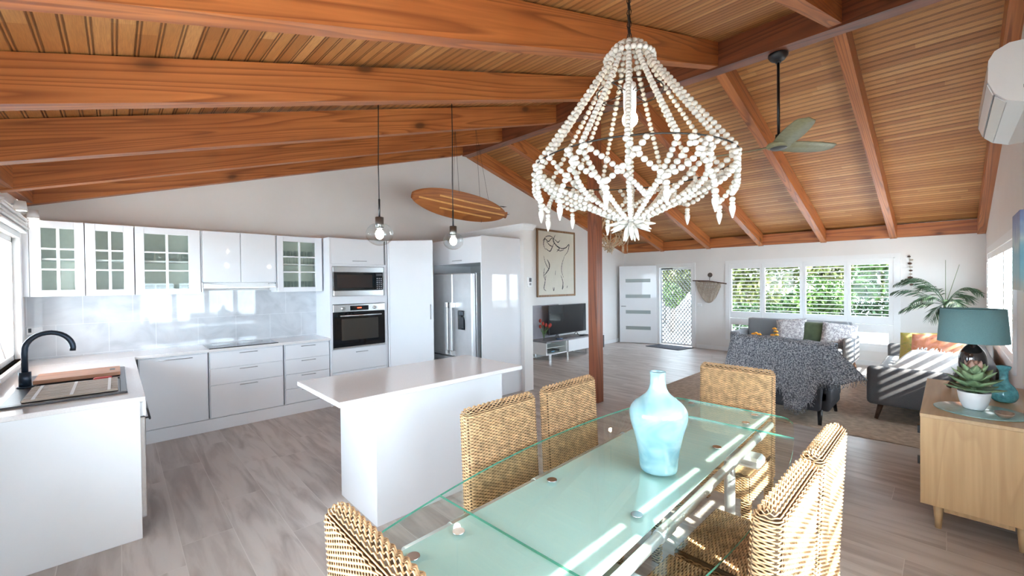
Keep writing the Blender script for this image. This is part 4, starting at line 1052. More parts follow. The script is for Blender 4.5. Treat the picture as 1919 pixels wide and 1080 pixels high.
def make_sofa(name, label, W, D, H, seat, arm_h, mats, loc, rz, legh=.15, base_z=.17):
    """local: width along x, front = -y, back = +y"""
    t = thing(name, label, 'sofa', loc, rz); F_, B_ = mats
    m = MB(); rbox(m, -W/2+.02, W/2-.02, -D/2+.02, D/2-.05, base_z, seat-.15, .02); m.build('frame', B_, t, world=False)
    for s_ in (-1, 1):
        m = MB(); x0, x1 = sorted((s_*(W/2), s_*(W/2-.13))); rbox(m, x0, x1, -D/2, D/2-.06, base_z, arm_h, .045); m.build('armrest', B_, t, world=False)
    m = MB(); rbox(m, -W/2+.135, W/2-.135, -D/2-.01, D/2-.24, seat-.149, seat, .04); m.build('seat_cushion', F_, t, world=False)
    for s_ in (-1, 1):
        x0, x1 = sorted((0.003*s_, s_*(W/2-.14))); m = MB()
        vs, fs = bmesh_box(x0, x1, -.075, .075, 0, H-seat+.02, .05, 3)
        vs = [Vector((v.x, v.y*1+D/2-.16+v.z*.12, v.z+seat-.02)) for v in vs]; m.add(vs, fs, True); bc = m.build('back_cushion', F_, t, world=False)
        m = MB()
        for i in (-1, 1):
            for z in (.14, .30):
                if z < H-seat: xc = (x0+x1)/2+i*(x1-x0)*.22; m.sph((xc, D/2-.16-.074+z*.12, seat-.02+z), .013, 8, 6, (1, .5, 1))
        m.build('tufting_button', B_, bc, world=False)
    m = MB(); vs, fs = bmesh_box(-W/2+.10, W/2-.10, -.04, .04, 0, H-base_z-.01, .03, 3)
    vs = [Vector((v.x, v.y+D/2-.075+v.z*.07, v.z+base_z)) for v in vs]; m.add(vs, fs, True); m.build('back_frame', B_, t, world=False)
    legs(t, [(sx*(W/2-.10), sy*(D/2-.12), sx*.045, sy*.04) for sx in (-1, 1) for sy in (-1, 1)], base_z+.01)
    return t
make_sofa('sofa', 'grey two-seat sofa with tufted back beneath the shuttered far window', 1.92, .86, .84, .43, .61, (FABM, FABM), (9.30, 2.06, 0), -pi/2)
make_sofa('sofa', 'sun-striped grey sofa along the right-hand wall beyond the sideboard', 2.55, .98, .74, .42, .60, (FABM, FABK), (7.48, .16, .0125), pi)
# rug
mb = MB(); rbox(mb, 5.46, 8.80, -.36, 3.02, .0, .011, .004, 1); t = mb.build('area_rug', RUGM); tag(t, 'large beige woven rug under the living room seating', 'rug')
# armchair seen from behind + throw
t = thing('armchair', 'charcoal armchair with its back to the dining table, under the throw', 'armchair', (5.95, 1.36, .0125), pi/2)
# local: width x, front -y  (world: front = +x)
m = MB(); rbox(m, -.46, .46, -.36, .30, .13, .36, .03); m.build('frame', FABD, t, world=False)
m = MB(); rbox(m, -.34, .34, -.38, .22, .365, .46, .04); m.build('seat_cushion', FABD, t, world=False)
for s_ in (-1, 1):
    m = MB(); x0, x1 = sorted((s_*.35, s_*.47)); rbox(m, x0, x1, -.36, .30, .21, .62, .04); m.build('armrest', FABD, t, world=False)
m = MB(); vs, fs = bmesh_box(-.45, .45, -.05, .05, 0, .68, .04, 3)
vs = [Vector((v.x*(.88+.12*v.z/.68) , v.y+.36+(v.z)*.04, v.z+.19)) if v.z > .2 else Vector((v.x*.88, v.y+.36, v.z+.14)) for v in vs]; m.add(vs, fs, True); m.build('backrest', FABD, t, world=False)
legs(t, [(sx*.38, .33, sx*.01, .07) for sx in (-1, 1)]+[(sx*.40, -.30, sx*.02, -.04) for sx in (-1, 1)], .15, pm('black_leg', (.015, .012, .012), .4))
# throw: param v along drape (0 = front inside, 1 = hem at back), u across (world Y from 1.92 to .78)
def throw_mat():
    m, n, l, p = new_mat('knit_throw'); tc = n.new('ShaderNodeTexCoord')
    a = n.new('ShaderNodeTexNoise'); a.inputs['Scale'].default_value = 75; a.inputs['Detail'].default_value = 3; l.new(tc.outputs['Object'], a.inputs['Vector'])
    b = n.new('ShaderNodeTexVoronoi'); b.inputs['Scale'].default_value = 110; l.new(tc.outputs['Object'], b.inputs['Vector'])
    c = ramp(n, l, a.outputs['Fac'], [(.36, (.09, .10, .12)), (.5, (.26, .27, .30)), (.64, (.55, .56, .58))])
    l.new(c, p.inputs['Base Color']); p.inputs['Roughness'].default_value = .95
    bp = n.new('ShaderNodeBump'); bp.inputs['Strength'].default_value = .9; bp.inputs['Distance'].default_value = .012; l.new(b.outputs['Distance'], bp.inputs['Height']); l.new(bp.outputs['Normal'], p.inputs['Normal'])
    return m
THM = throw_mat()
t = thing('throw_blanket', 'grey knitted throw with fringed hem draped over the armchair', 'throw', (5.6, 1.35, .15))
NU, NV = 120, 60
def hem(u):   # u 0..1 left->right in view; returns hem height z
    pts = [(0, .47), (.12, .50), (.25, .46), (.36, .36), (.50, .36), (.56, .20), (.66, .16), (.74, .30), (.80, .50), (.90, .50), (1, .58)]
    for (a, za), (b, zb) in zip(pts[:-1], pts[1:]):
        if u <= b: q = (u-a)/(b-a); q = q*q*(3-2*q); return za+(zb-za)*q
    return pts[-1][1]
def drape(u, v):
    y = 1.86-u*1.03
    xb, xt, zt = 5.49, 5.50, .91
    f = sin(u*34+1.0)*.5+sin(u*19)*.35+sin(u*61)*.2
    if v < .25:   # inside seat side up to top
        q = v/.25; p = Vector((5.72-.05*q, y, .60+(zt-.60)*q))
    elif v < .35:
        q = (v-.25)/.10; a = q*pi; p = Vector((5.58+.09*cos(a), y, zt+.022*sin(a)))
    else:
        q = (v-.35)/.65; zb = hem(u); z = zt+(zb-zt)*q; d = zt-z
        out = .012+.05*d*(1+f)+.02*f*q
        p = Vector((5.49-out+.01*d, y-(u-.42)*.16*q+ .03*q*sin(u*23), z))
        if u > .82: p += Vector((.10*(u-.82)/.18*q, -.14*(u-.82)/.18*q, 0))
        if u < .08: p += Vector((.06*(.08-u)/.08, .02*q, 0))
    p.z += .012*sin(u*5)+.006*f*(v > .25)
    if u < .10: p.z += .03*sin(pi*u/.1)
    return p
m = MB(); pts = [drape(i/NU, j/NV) for i in range(NU+1) for j in range(NV+1)]
m.grid(pts, NU+1, NV+1); o = m.build('blanket', THM, t)
md = o.modifiers.new('thick', 'SOLIDIFY'); md.thickness = .010; md.offset = 0
m = MB()
for i in range(150):
    u = (i+.5)/150; p = drape(u, .995); L = random.uniform(.035, .075)
    m.tube([p, p+Vector((random.uniform(-.012, .004), random.uniform(-.01, .01), -L*.5)), p+Vector((random.uniform(-.015, .006), random.uniform(-.02, .02), -L))], [.004, .003, .002], 4)
fr = m.build('fringe', THM, t)
# cushions
def cushion(label, c, w, h, th, face, tilt, mat, roll=0, name='cushion', extra=None):
    """face = horizontal direction it faces, tilt = lean back"""
    f = Vector((*face, 0)).normalized(); side = Vector((-f.y, f.x, 0)); n_ = (f*cos(tilt)+Vector((0, 0, sin(tilt)))).normalized(); up = n_.cross(side)
    up = -up if up.z < 0 else up
    a = side*cos(roll)+up*sin(roll); b = n_.cross(a)
    M = Matrix((a, b, n_)).transposed().to_4x4(); M.translation = Vector(c)
    m = MB(); m.cushion(w, h, th, M, 14); o = m.build(name, mat)
    tag(o, label, 'cushion'); return o
def patt(name, ca, cb, sc, cc=None, scale2=None):
    m, n, l, p = new_mat(name); tc = n.new('ShaderNodeTexCoord'); nz = n.new('ShaderNodeTexNoise'); nz.inputs['Scale'].default_value = sc; nz.inputs['Detail'].default_value = 3; nz.inputs['Distortion'].default_value = 1
    l.new(tc.outputs['Object'], nz.inputs['Vector']); st = [(.42, ca), (.55, cb)]
    if cc: st.append((.66, cc))
    l.new(ramp(n, l, nz.outputs['Fac'], st), p.inputs['Base Color']); p.inputs['Roughness'].default_value = .85; return m
CUSHP = patt('mottled_cushion', (.34, .31, .33), (.62, .60, .60), 30, (.72, .70, .69))
cushion('mottled white cushion left of the green one on the far sofa', (9.29, 2.05, .655), .50, .44, .15, (-1, 0), .30, CUSHP, .12)
cushion('dark olive green velvet cushion in the middle of the far sofa', (9.29, 1.68, .64), .44, .42, .15, (-1, 0), .32, pm('olive_velvet', (.06, .085, .04), .8, noise=.3, nscale=8, sheen=.5), .0)
cushion('mottled pale cushion right of the green one on the far sofa', (9.21, 1.33, .64), .50, .40, .15, (-1, -.15), .36, CUSHP, -.1)
# right sofa cushions
cushion('orange and yellow patterned cushion at the back of the right-hand sofa', (7.35, .10, .68), .56, .50, .15, (-.85, .5), .35, patt('orange_pattern', (.70, .28, .14), (.78, .33, .22), 9, (.80, .42, .30)), .12)
cushion('mustard green cushion leaning behind the orange one on the right-hand sofa', (7.72, .24, .655), .50, .48, .15, (-.85, .4), .3, patt('mustard', (.45, .42, .08), (.52, .40, .15), 12, (.3, .36, .1)), .1)
c_ = cushion('pale grey fringed cushion lying nearest on the right-hand sofa', (6.72, .20, .575), .66, .58, .16, (-.72, .7), .95, pm('silver_cushion', (.50, .50, .51), .5, noise=.12, nscale=30, sheen=.4), .08)
m = MB()
M_ = None
random.seed(3)
# fringe along the cushion's upper edge
f = Vector((-.72, .7, 0)).normalized(); side = Vector((-f.y, f.x, 0)); n_ = (f*cos(.95)+Vector((0, 0, sin(.95)))).normalized(); up = n_.cross(side); up = -up if up.z < 0 else up
for i in range(90):
    q = -.5+i/89; base = Vector((6.72, .20, .575))+side*(q*.62)+up*.27
    m.tube([base, base+up*random.uniform(.02, .05)+n_*random.uniform(-.02, .03)], [.005, .003], 4)
for i in range(70):
    q = -.5+i/69; base = Vector((6.72, .20, .575))+up*(q*.54)+side*.305*(1 if (side.x > 0) == False else -1)
    m.tube([base, base+side*random.uniform(.015, .04)*(1 if side.x < 0 else -1)+n_*random.uniform(-.02, .03)], [.005, .003], 4)
m.build('cushion_fringe', pm('white_fringe', (.72, .71, .70), .9), c_)
# orange flowers beyond the throw (vase on a small table)
t = thing('coffee_table', 'small low timber table mostly hidden behind the armchair', 'table', (7.6, 2.0, .012))
m = MB(); m.lathe([(0, .36), (.36, .36), (.36, .395), (0, .395)], (7.6, 2.0, .012), 32); m.build('tabletop', OAKX, t)
for k in range(3): a = 2*pi*k/3; m = MB(); m.tube([(7.6+.2*cos(a), 2.0+.2*sin(a), .37), (7.6+.30*cos(a), 2.0+.30*sin(a), .0125)], [.02, .013], 10); m.build('leg', OAKZ, t)
t = thing('flower_vase', 'vase of orange blossoms showing above the throw', 'vase', (7.6, 2.0, .408))
m = MB(); m.lathe(smooth_prof([(0, 0), (.05, 0), (.07, .06), (.035, .15), (.04, .18), (.03, .18), (0, .05)], 1), (7.6, 2.0, .4085), 20); m.build('vase_body', CLEAR, t)
m = MB(); ORA = pm('orange_petal', (.85, .36, .03), .6, noise=.2, nscale=30)
fl = []
for k in range(9):
    a = random.uniform(0, 2*pi); dx, dy, dz = (.0, 1, 0), 0, 0
    side_ = [(.02, -.10, .28), (.0, .18, .22), (.03, -.05, .20), (.0, .22, .20), (-.02, -.12, .22), (.0, .13, .20), (.02, -.08, .34), (.0, -.02, .17), (.02, .25, .22)][k]
    p = Vector((7.6+side_[0], 2.0+side_[1], .41+.17+side_[2]*.75)); fl.append(p)
    m.tube([(7.6, 2.0, .50), ((7.6+p.x)/2, (2+p.y)/2+.0, .60), p], .003, 4)
st = m.build('stems', pm('green_stem', (.10, .2, .05), .6), t)
for p in fl[:7]:
    m = MB()
    for j in range(5):
        a = 2*pi*j/5; m.sph(p+Vector((.016*cos(a), .016*sin(a), .006*cos(3*a))), .019, 8, 5, (1, 1, .6))
    m.sph(p, .013, 8, 5); m.build('blossom', ORA, t)

# ---- TV wall
t = thing('tv_unit', 'low white and grey media unit with glass-fronted bay', 'tv unit', (7.07, 5.87, 0))
GT_ = pm('grey_woodgrain', (.24, .23, .24), .3, noise=.2, nscale=14)
m = MB(); m.box(6.33, 7.82, 5.64, 6.13, .375, .405, .003); m.build('top', GT_, t)
m = MB(); 
for q in ((6.34, 6.36, 5.66, 6.12, .12, .374), (6.98, 7.0, 5.66, 6.12, .12, .374), (6.36, 6.98, 5.66, 6.12, .12, .14), (6.36, 6.98, 6.10, 6.12, .14, .374), (6.36, 6.98, 5.70, 6.10, .25, .26)): m.box(*q)
m.build('open_bay', TRIM, t)
m = MB(); m.box(6.36, 6.98, 5.655, 5.659, .145, .372); m.build('glass_front', CABGLASS, t)
m = MB(); m.box(7.04, 7.81, 5.66, 6.12, .12, .374); m.build('cupboard', TRIM, t); m = MB(); m.box(7.045, 7.805, 5.64, 5.659, .125, .37, .002); m.build('door', GLOSS2, t)
for x in (6.44, 7.0, 7.70):
    m = MB()
    for q in ((x, x+.05, 5.66, 5.69, 0, .12), (x, x+.05, 6.08, 6.11, 0, .12), (x, x+.05, 5.69, 6.08, 0, .012)): m.box(*q)
    m.build('leg', CHROME, t)
t = thing('set_top_box', 'dark media box inside the glass bay of the TV unit', 'media box', (6.65, 5.85, .141)); box('case', DGREY, 6.48, 6.86, 5.75, 6.0, .1405, .19, t, b=.004); box('display', emis('blue_disp', (.1, .3, .5), .6), 6.6, 6.7, 5.748, 5.7498, .16, .17, t)
t = thing('television', 'black flat-screen television standing on the media unit', 'television', (7.40, 5.93, .406))
m = MB(); m.box(6.74, 8.06, 5.925, 5.955, .475, 1.12, .006); m.build('housing', DGREY, t)
box('screen', pm('tv_screen', (.012, .013, .016), .12, coat=.4), 6.752, 8.048, 5.922, 5.9245, .487, 1.108, t)
for x in (7.02, 7.70):
    m = MB(); m.tube([(x, 5.94, .48), (x-.05, 5.84, .412), ], .008, 6); m.tube([(x, 5.94, .48), (x+.05, 6.04, .412)], .008, 6); m.build('stand_foot', BLACK, t)
tag(MB().box(6.34, 7.30, 6.125, 6.158, .41, 1.125, .003).build('wall_board', pm('mauve_grey', (.33, .31, .34), .5, noise=.04)), 'mauve-grey board on the wall behind the television', 'panel')
t = thing('tulip_vase', 'glass vase with red tulips on the TV unit', 'vase', (6.42, 5.80, .406))
m = MB(); m.lathe([(0, 0), (.028, 0), (.03, .03), (.024, .09), (.034, .15), (.03, .15), (.02, .09), (.024, .01), (0, .01)], (6.42, 5.80, .4065), 16); m.build('vase_body', CLEAR, t)
m = MB(); RED = pm('red_petal', (.42, .045, .03), .6, noise=.2); tips = [(-.07, .03, .42), (-.02, 0, .36), (.04, -.03, .33), (.12, -.05, .30), (-.05, .05, .30), (.17, -.04, .32)]
for dx, dy, dz in tips: m.tube([(6.42, 5.8, .46), (6.42+dx*.4, 5.8+dy*.4, .406+dz*.6), (6.42+dx, 5.8+dy, .406+dz)], .004, 5)
for k in range(6): a = k; m.add([(6.42, 5.8, .53), (6.42+.05*cos(a)-.01, 5.8+.03*sin(a), .60), (6.42+.10*cos(a), 5.8+.06*sin(a), .64), (6.42+.05*cos(a)+.015, 5.8+.03*sin(a), .59)], [(0, 1, 2, 3)])
m.build('stems', pm('green_stem', (.10, .2, .05), .6), t)
for dx, dy, dz in tips: m = MB(); m.sph((6.42+dx, 5.8+dy, .406+dz), .028, 10, 7, (1, 1, 1.5)); m.build('tulip', RED, t)
m = MB(); m.lathe([(0, 0), (.075, 0), (.08, .02), (.06, .02), (0, .008)], (6.85, 5.74, .4055), 24); tag(m.build('blue_dish', pm('blue_glazed', (.03, .07, .18), .2, coat=.5)), 'small blue dish on the TV unit left of the television', 'dish')
tag(MB().box(7.05, 7.42, 5.68, 5.80, .4055, .418, .004).build('sound_bar', GROOVE), 'grey sound bar in front of the television', 'sound bar')
tag(MB().box(7.62, 7.80, 5.67, 5.80, .4055, .425, .004).build('games_console', BLACK), 'black box at the right end of the TV unit', 'console')
# small grey rack right of the post
t = thing('magazine_rack', 'small grey rack on the floor behind the timber post', 'rack', (8.25, 5.75, 0))
box('body', DGREY, 8.10, 8.42, 5.66, 5.86, .06, .36, t, b=.01); box('top', TRIM, 8.08, 8.44, 5.64, 5.88, .361, .385, t, b=.003)
for x in (8.12, 8.36): box('foot', TRIM, x, x+.04, 5.68, 5.84, 0, .06, t)
# ---- framed ink drawing
t = thing('framed_drawing', 'large timber-framed ink drawing on cream paper on the back wall', 'picture', (7.38, YK-.02, 1.30))
px0, px1, pz0, pz1, py = 6.60, 7.93, 1.30, 2.80, YK-.034
FRM = wood('frame_wood', 'z', (.36, .22, .11), (.3, .17, .08), (.2, .1, .05), rings=5, knots=False)
m = MB(); w_ = .045
for q in ((px0, px0+w_, pz0, pz1), (px1-w_, px1, pz0, pz1), (px0+w_, px1-w_, pz0, pz0+w_), (px0+w_, px1-w_, pz1-w_, pz1)): m.box(q[0], q[1], py, YK-.001, q[2], q[3], .004)
m.build('frame', FRM, t)
box('paper', pm('cream_paper', (.77, .74, .64), .7, noise=.03, nscale=6), px0+w_, px1-w_, YK-.02, YK-.004, pz0+w_, pz1-w_, t)
def stroke(mb, pts, w):   # pts in 0..1 of paper
    P = [Vector((px0+.08+(px1-px0-.16)*x, YK-.0215, pz0+.08+(pz1-pz0-.16)*z)) for x, z in pts]; S = []
    for i in range(len(P)-1):
        p0, p1, p2, p3 = P[max(i-1, 0)], P[i], P[i+1], P[min(i+2, len(P)-1)]
        for k in range(6): q = k/6; S.append(.5*((2*p1)+(p2-p0)*q+(2*p0-5*p1+4*p2-p3)*q*q+(3*p1-p0-3*p2+p3)*q**3))
    S.append(P[-1]); N = len(S); vs = []; w = w*1.5
    for i, p in enumerate(S):
        t_ = (S[min(i+1, N-1)]-S[max(i-1, 0)]).normalized(); n_ = Vector((-t_.z, 0, t_.x)); ww = w*(.35+.65*abs(sin(i*1.7+w*90)))*(.3+.7*sin(pi*(i+.5)/N))
        vs += [p+n_*ww, p-n_*ww]
    mb.add(vs, [(2*i, 2*i+1, 2*i+3, 2*i+2) for i in range(N-1)])
m = MB()
for pts, w in (([(.18, .72), (.12, .80), (.16, .90), (.26, .86), (.36, .92), (.44, .86)], .009), ([(.10, .86), (.20, .94), (.34, .95), (.48, .88)], .007),
               ([(.46, .98), (.40, .88), (.50, .80), (.58, .76), (.50, .70)], .012), ([(.42, .84), (.36, .76), (.30, .70), (.18, .74)], .010),
               ([(.52, .80), (.64, .76), (.78, .78), (.88, .84), (.84, .72), (.74, .64)], .010), ([(.50, .74), (.60, .72), (.72, .74)], .007), ([(.46, .90), (.54, .86), (.60, .90)], .009),
               ([(.12, .62), (.16, .52), (.22, .44), (.26, .40)], .007), ([(.22, .56), (.28, .48), (.26, .40), (.14, .30)], .013), ([(.14, .42), (.12, .30), (.16, .22)], .008),
               ([(.18, .30), (.15, .18), (.12, .08), (.18, .04)], .009), ([(.74, .64), (.66, .50), (.64, .38), (.70, .26)], .007), ([(.62, .30), (.68, .18), (.66, .06), (.70, .12)], .010),
               ([(.38, .10), (.40, .04), (.42, .10)], .009), ([(.46, .38), (.45, .30)], .005), ([(.20, .86), (.30, .80), (.38, .78)], .009), ([(.82, .12), (.80, .08)], .008)): stroke(m, pts, w)
m.build('ink_lines', pm('ink', (.02, .02, .025), .6), t)
# thermostat on partition end
t = thing('wall_controller', 'small white controller with grey display on the partition end', 'thermostat', (4.47, 4.33, 1.56))
box('case', TRIM, 4.43, 4.53, 4.305, 4.3295, 1.55, 1.70, t, b=.006); box('display', DGREY, 4.455, 4.505, 4.303, 4.3045, 1.625, 1.685, t); box('button_pad', GROOVE, 4.46, 4.50, 4.303, 4.3045, 1.575, 1.61, t)
# door mat
m = MB(); m.poly([(9.56, 5.22, .001), (10.12, 5.10, .001), (10.02, 4.22, .001), (9.46, 4.34, .001)], (0, 0, .012)); tag(m.build('door_mat', pm('charcoal_mat', (.045, .045, .055), .95, noise=.3, nscale=150, bump=.4, bscale=200)), 'charcoal door mat inside the front door', 'mat')
# macrame
MAC = pm('macrame_cord', (.50, .42, .34), .9, noise=.15, nscale=60)
t = thing('macrame_hanging', 'cream macrame wall hanging on a stick between door and window', 'wall hanging', (XF-.03, 3.89, 1.1))
m = MB(); m.tube([(XF-.035, 4.27, 1.625), (XF-.035, 3.9, 1.612), (XF-.035, 3.50, 1.545)], .013, 8); m.build('stick', WALNUT, t)
m = MB()
for i in range(34):
    q = i/33; y = 4.19-q*.56; z1 = 1.615-q*.045; ln = .20+.30*sin(pi*q)**.8; pts = []
    for k in range(9): s_ = k/8; pts.append((XF-.03-.008*sin(k+i), y-(.5-q)*.10*s_*s_+.014*sin(k*2.2+(i % 2)*pi)*(1-s_), z1-ln*s_))
    m.tube(pts, .0105, 5)
for k in range(5):
    pts = [(XF-.042, 3.91+(.24-.045*k)*cos(a), 1.56-.05*k-(.16-.01*k)*sin(a)) for a in [pi*j/12 for j in range(13)]]; m.tube(pts, .008, 5)
m.build('knotted_cords', MAC, t)
t = thing('wall_disc', 'small round dark wall hook above the macrame', 'wall hook', (XF-.01, 3.875, 1.68))
m = MB(); m.cyl((XF-.001, 3.875, 1.755), (XF-.02, 3.875, 1.755), .055, .05, 20); m.build('disc', pm('bronze', (.12, .10, .09), .5, .5), t); m = MB(); m.tube([(XF-.02, 3.875, 1.71), (XF-.03, 3.875, 1.66), (XF-.035, 3.875, 1.625)], .005, 6); m.build('hook', WALNUT, t)
# shell strand
t = thing('shell_strand', 'hanging strand of shells on the wall right of the far window', 'wall hanging', (XF-.03, .45, 1.5))
m = MB(); m.tube([(XF-.02, .47, 2.03), (XF-.02, .45, 1.45)], .002, 4); m.build('string', MAC, t)
for k in range(9):
    m = MB(); m.sph((XF-.025, .46+random.uniform(-.025, .025), 2.0-k*.062), random.uniform(.016, .028), 8, 6, (.5, 1.2, .8)); m.build('shell', MAC if k % 2 else WALNUT, t)
# light switch
tag(MB().box(XF-.012, XF-.001, 4.07, 4.17, 1.01, 1.08, .003).build('light_switch', TRIM), 'white light switch beside the front door', 'switch')
#@@RIGHT
# ================================================================== RIGHT SIDE
t = thing('sideboard', 'oak sideboard on tapered legs against the right-hand wall', 'sideboard', (4.38, -.14, 0))
sx0, sx1, sy0, sy1, sz0, sz1 = 3.72, 5.06, -.400, .125, .165, .742
m = MB()
for q in ((sx0, sx0+.022, sy0, sy1, sz0, sz1-.023), (sx1-.022, sx1, sy0, sy1, sz0, sz1-.023), (sx0+.022, sx1-.022, sy0, sy1-.02, sz0, sz0+.02), (sx0+.022, sx1-.022, sy0, sy0+.01, sz0+.02, sz1-.023), (4.37, 4.39, sy0+.01, sy1-.03, sz0+.02, sz1-.023)): m.box(*q, .001)
m.build('body', OAKZ, t)
m = MB(); m.box(sx0-.002, sx1+.002, sy0, sy1+.002, sz1-.0225, sz1, .002); m.build('top', OAKX, t)
for i in range(3):
    a = sx0+.024+i*.432; m = MB(); m.box(a, a+.427, sy1-.018, sy1, sz0+.022, sz1-.026, .001); d = m.build('door', OAKZ, t)
    for z in (.40, .60): box('handle', BLACK, a+.02, a+.04, sy1+.0005, sy1+.014, z, z+.05, d)
for x, y in ((3.80, .045), (3.80, -.30), (4.98, .045), (4.98, -.30)):
    m = MB(); m.tube([(x, y, sz0), (x, y+(.0 if y < 0 else .0), .001)], [.026, .015], 12); m.build('leg', OAKZ, t)
m = MB()
for q in ((3.79, 3.81, -.27, .02), (4.97, 4.99, -.27, .02)): m.box(q[0], q[1], q[2], q[3], sz0-.05, sz0-.001)
m.box(3.81, 4.97, -.27, -.25, sz0-.04, sz0-.001); m.build('under_rail', OAKZ, t)
ZS = sz1
# round mat
MATM = pm('teal_round_mat', (.28, .44, .42), .35, noise=.2, nscale=40, coat=.3)
tag(MB().lathe([(0, .0), (.205, .0), (.212, .003), (.205, .007), (0, .007)], (4.02, -.14, ZS+.0005), 48).build('round_mat', MATM), 'round teal mat lying on the sideboard', 'mat')
# succulent
bc = (4.03, -.115, ZS+.008)
t = thing('potted_succulent', 'green rosette succulent in a white bowl on the round mat', 'plant', bc)
m = MB(); m.lathe(smooth_prof([(0, 0), (.042, 0), (.052, .01), (.070, .06), (.077, .115), (.074, .116), (.066, .06), (.0, .05)], 1), bc, 40); m.build('bowl', pm('white_ceramic', (.80, .80, .82), .35, coat=.3), t)
m = MB(); m.lathe([(0, .098), (.072, .098)], bc, 24); m.build('soil', pm('soil', (.05, .035, .02), .9), t)
GREENS = [pm('succulent_green', (.17, .27, .14), .55, noise=.25, nscale=20), pm('succulent_light', (.25, .36, .19), .55, noise=.25, nscale=20), pm('succulent_pink', (.48, .30, .24), .55, noise=.25, nscale=20)]
def leaf(mb, base, d, L, W_, th, curl=.25, n=8):
    d = Vector(d).normalized(); up = Vector((0, 0, 1)); side = d.cross(up)
    if side.length < 1e-3: side = Vector((1, 0, 0))
    side.normalize(); nr_ = side.cross(d).normalized(); rows = []
    for i in range(n+1):
        q = i/n; w = W_*(sin(pi*min(1, q**.75*.93+.07)))**.8*(1 if q < .98 else .2); c = Vector(base)+d*(L*q)+nr_*(curl*L*q*q); tt = th*(1-q)**.5*.8+th*.12
        rows.append([c-side*w+nr_*(.25*w), c-nr_*tt, c+side*w+nr_*(.25*w), c+nr_*tt*.5])
    o = len(mb.v); mb.v.extend([tuple(p) for r in rows for p in r])
    for i in range(n):
        for k in range(4): mb.f.append([o+i*4+k, o+i*4+4+k, o+i*4+4+(k+1) % 4, o+i*4+(k+1) % 4]); mb.sm.append(True); mb.mi.append(mb.cur)
random.seed(5)
k = 0
for ring, (nl, el, L, W_, z, g) in enumerate(((7, .0, .130, .040, .125, 0), (7, .28, .130, .042, .150, 0), (7, .55, .120, .040, .180, 1), (6, .85, .10, .036, .210, 1), (5, 1.05, .085, .032, .235, 2), (4, 1.35, .07, .026, .25, 2))):
    for i in range(nl):
        a = 2*pi*i/nl+ring*.4; m = MB(); r0 = .012
        leaf(m, (bc[0]+r0*cos(a), bc[1]+r0*sin(a), bc[2]+z), (cos(a)*cos(el), sin(a)*cos(el), sin(el)), L, W_, .012, .18)
        m.build('leaf', GREENS[g], t)
m = MB(); m.cyl((bc[0], bc[1], bc[2]+.09), (bc[0], bc[1], bc[2]+.26), .016, .012, 10); m.build('stem', GREENS[0], t)
# teal vase
TEAL = pm('teal_glass', (.10, .40, .46), .12, coat=.7, noise=.3, nscale=45, bump=.5, bscale=45)
tag(MB().lathe(smooth_prof([(0, 0), (.048, 0), (.066, .03), (.070, .06), (.058, .10), (.028, .135), (.021, .155), (.021, .215), (.030, .225), (.037, .245), (.034, .25), (.018, .22), (0, .2)], 2), (4.44, -.265, ZS+.0005), 40).build('teal_vase', TEAL), 'textured turquoise glass bottle vase behind the succulent', 'vase')
# shell dish
tag(MB().lathe(smooth_prof([(0, 0), (.03, 0), (.055, .018), (.062, .032), (.057, .032), (.03, .008), (0, .006)], 1), (3.90, -.235, ZS+.0078), 24, .7).build('shell_dish', pm('shell_brown', (.30, .20, .14), .25, noise=.4, nscale=25, coat=.5)), 'small brown shell dish on the round mat edge', 'dish')
# lamp
lc = (4.63, -.125, ZS)
t = thing('table_lamp', 'table lamp with wide blue-green fabric shade and dark base', 'lamp', lc)
m = MB(); m.lathe([(.187, .385), (.170, .630), (.167, .630), (.184, .385), (.187, .385)], lc, 56)
SH = pm('lamp_shade_teal', (.17, .32, .33), .85, noise=.06, nscale=150, bump=.2, bscale=250)
m.build('lamp_shade', SH, t)
m = MB(); m.tube([(lc[0]+.186*cos(2*pi*k/48), lc[1]+.186*sin(2*pi*k/48), lc[2]+.387) for k in range(48)], .003, 5, closed=True); m.build('shade_ring', SH, t); m = MB(); m.tube([(lc[0]+.169*cos(2*pi*k/48), lc[1]+.169*sin(2*pi*k/48), lc[2]+.629) for k in range(48)], .003, 5, closed=True)
for k in range(3): a = 2*pi*k/3; m.tube([(lc[0], lc[1], lc[2]+.60), (lc[0]+.168*cos(a), lc[1]+.168*sin(a), lc[2]+.60)], .002, 4)
m.build('shade_ring', SH, t)
m = MB(); m.lathe(smooth_prof([(0, .10), (.03, .10), (.062, .15), (.078, .22), (.070, .30), (.04, .35), (.018, .37), (.015, .45), (0, .45)], 2), lc, 32); m.build('lamp_body', pm('dark_mirror_ceramic', (.06, .05, .05), .12, .6, coat=.8), t)
for k in range(3):
    a = radians(55)+2*pi*k/3; m = MB(); m.tube([(lc[0]+.045*cos(a), lc[1]+.045*sin(a), lc[2]+.20), (lc[0]+.15*cos(a), lc[1]+.15*sin(a), lc[2]+.010)], [.022, .016], 8); m.build('leg', pm('dark_timber', (.035, .022, .016), .5), t)
m = MB(); m.sph((lc[0], lc[1], lc[2]+.50), .03, 12, 8); m.build('bulb', pm('unlit_bulb', (.8, .8, .78), .3), t)
m = MB(); m.tube([(lc[0], lc[1], lc[2]+.45), (lc[0], lc[1], lc[2]+.60)], .004, 6); m.build('harp', WIRE, t)
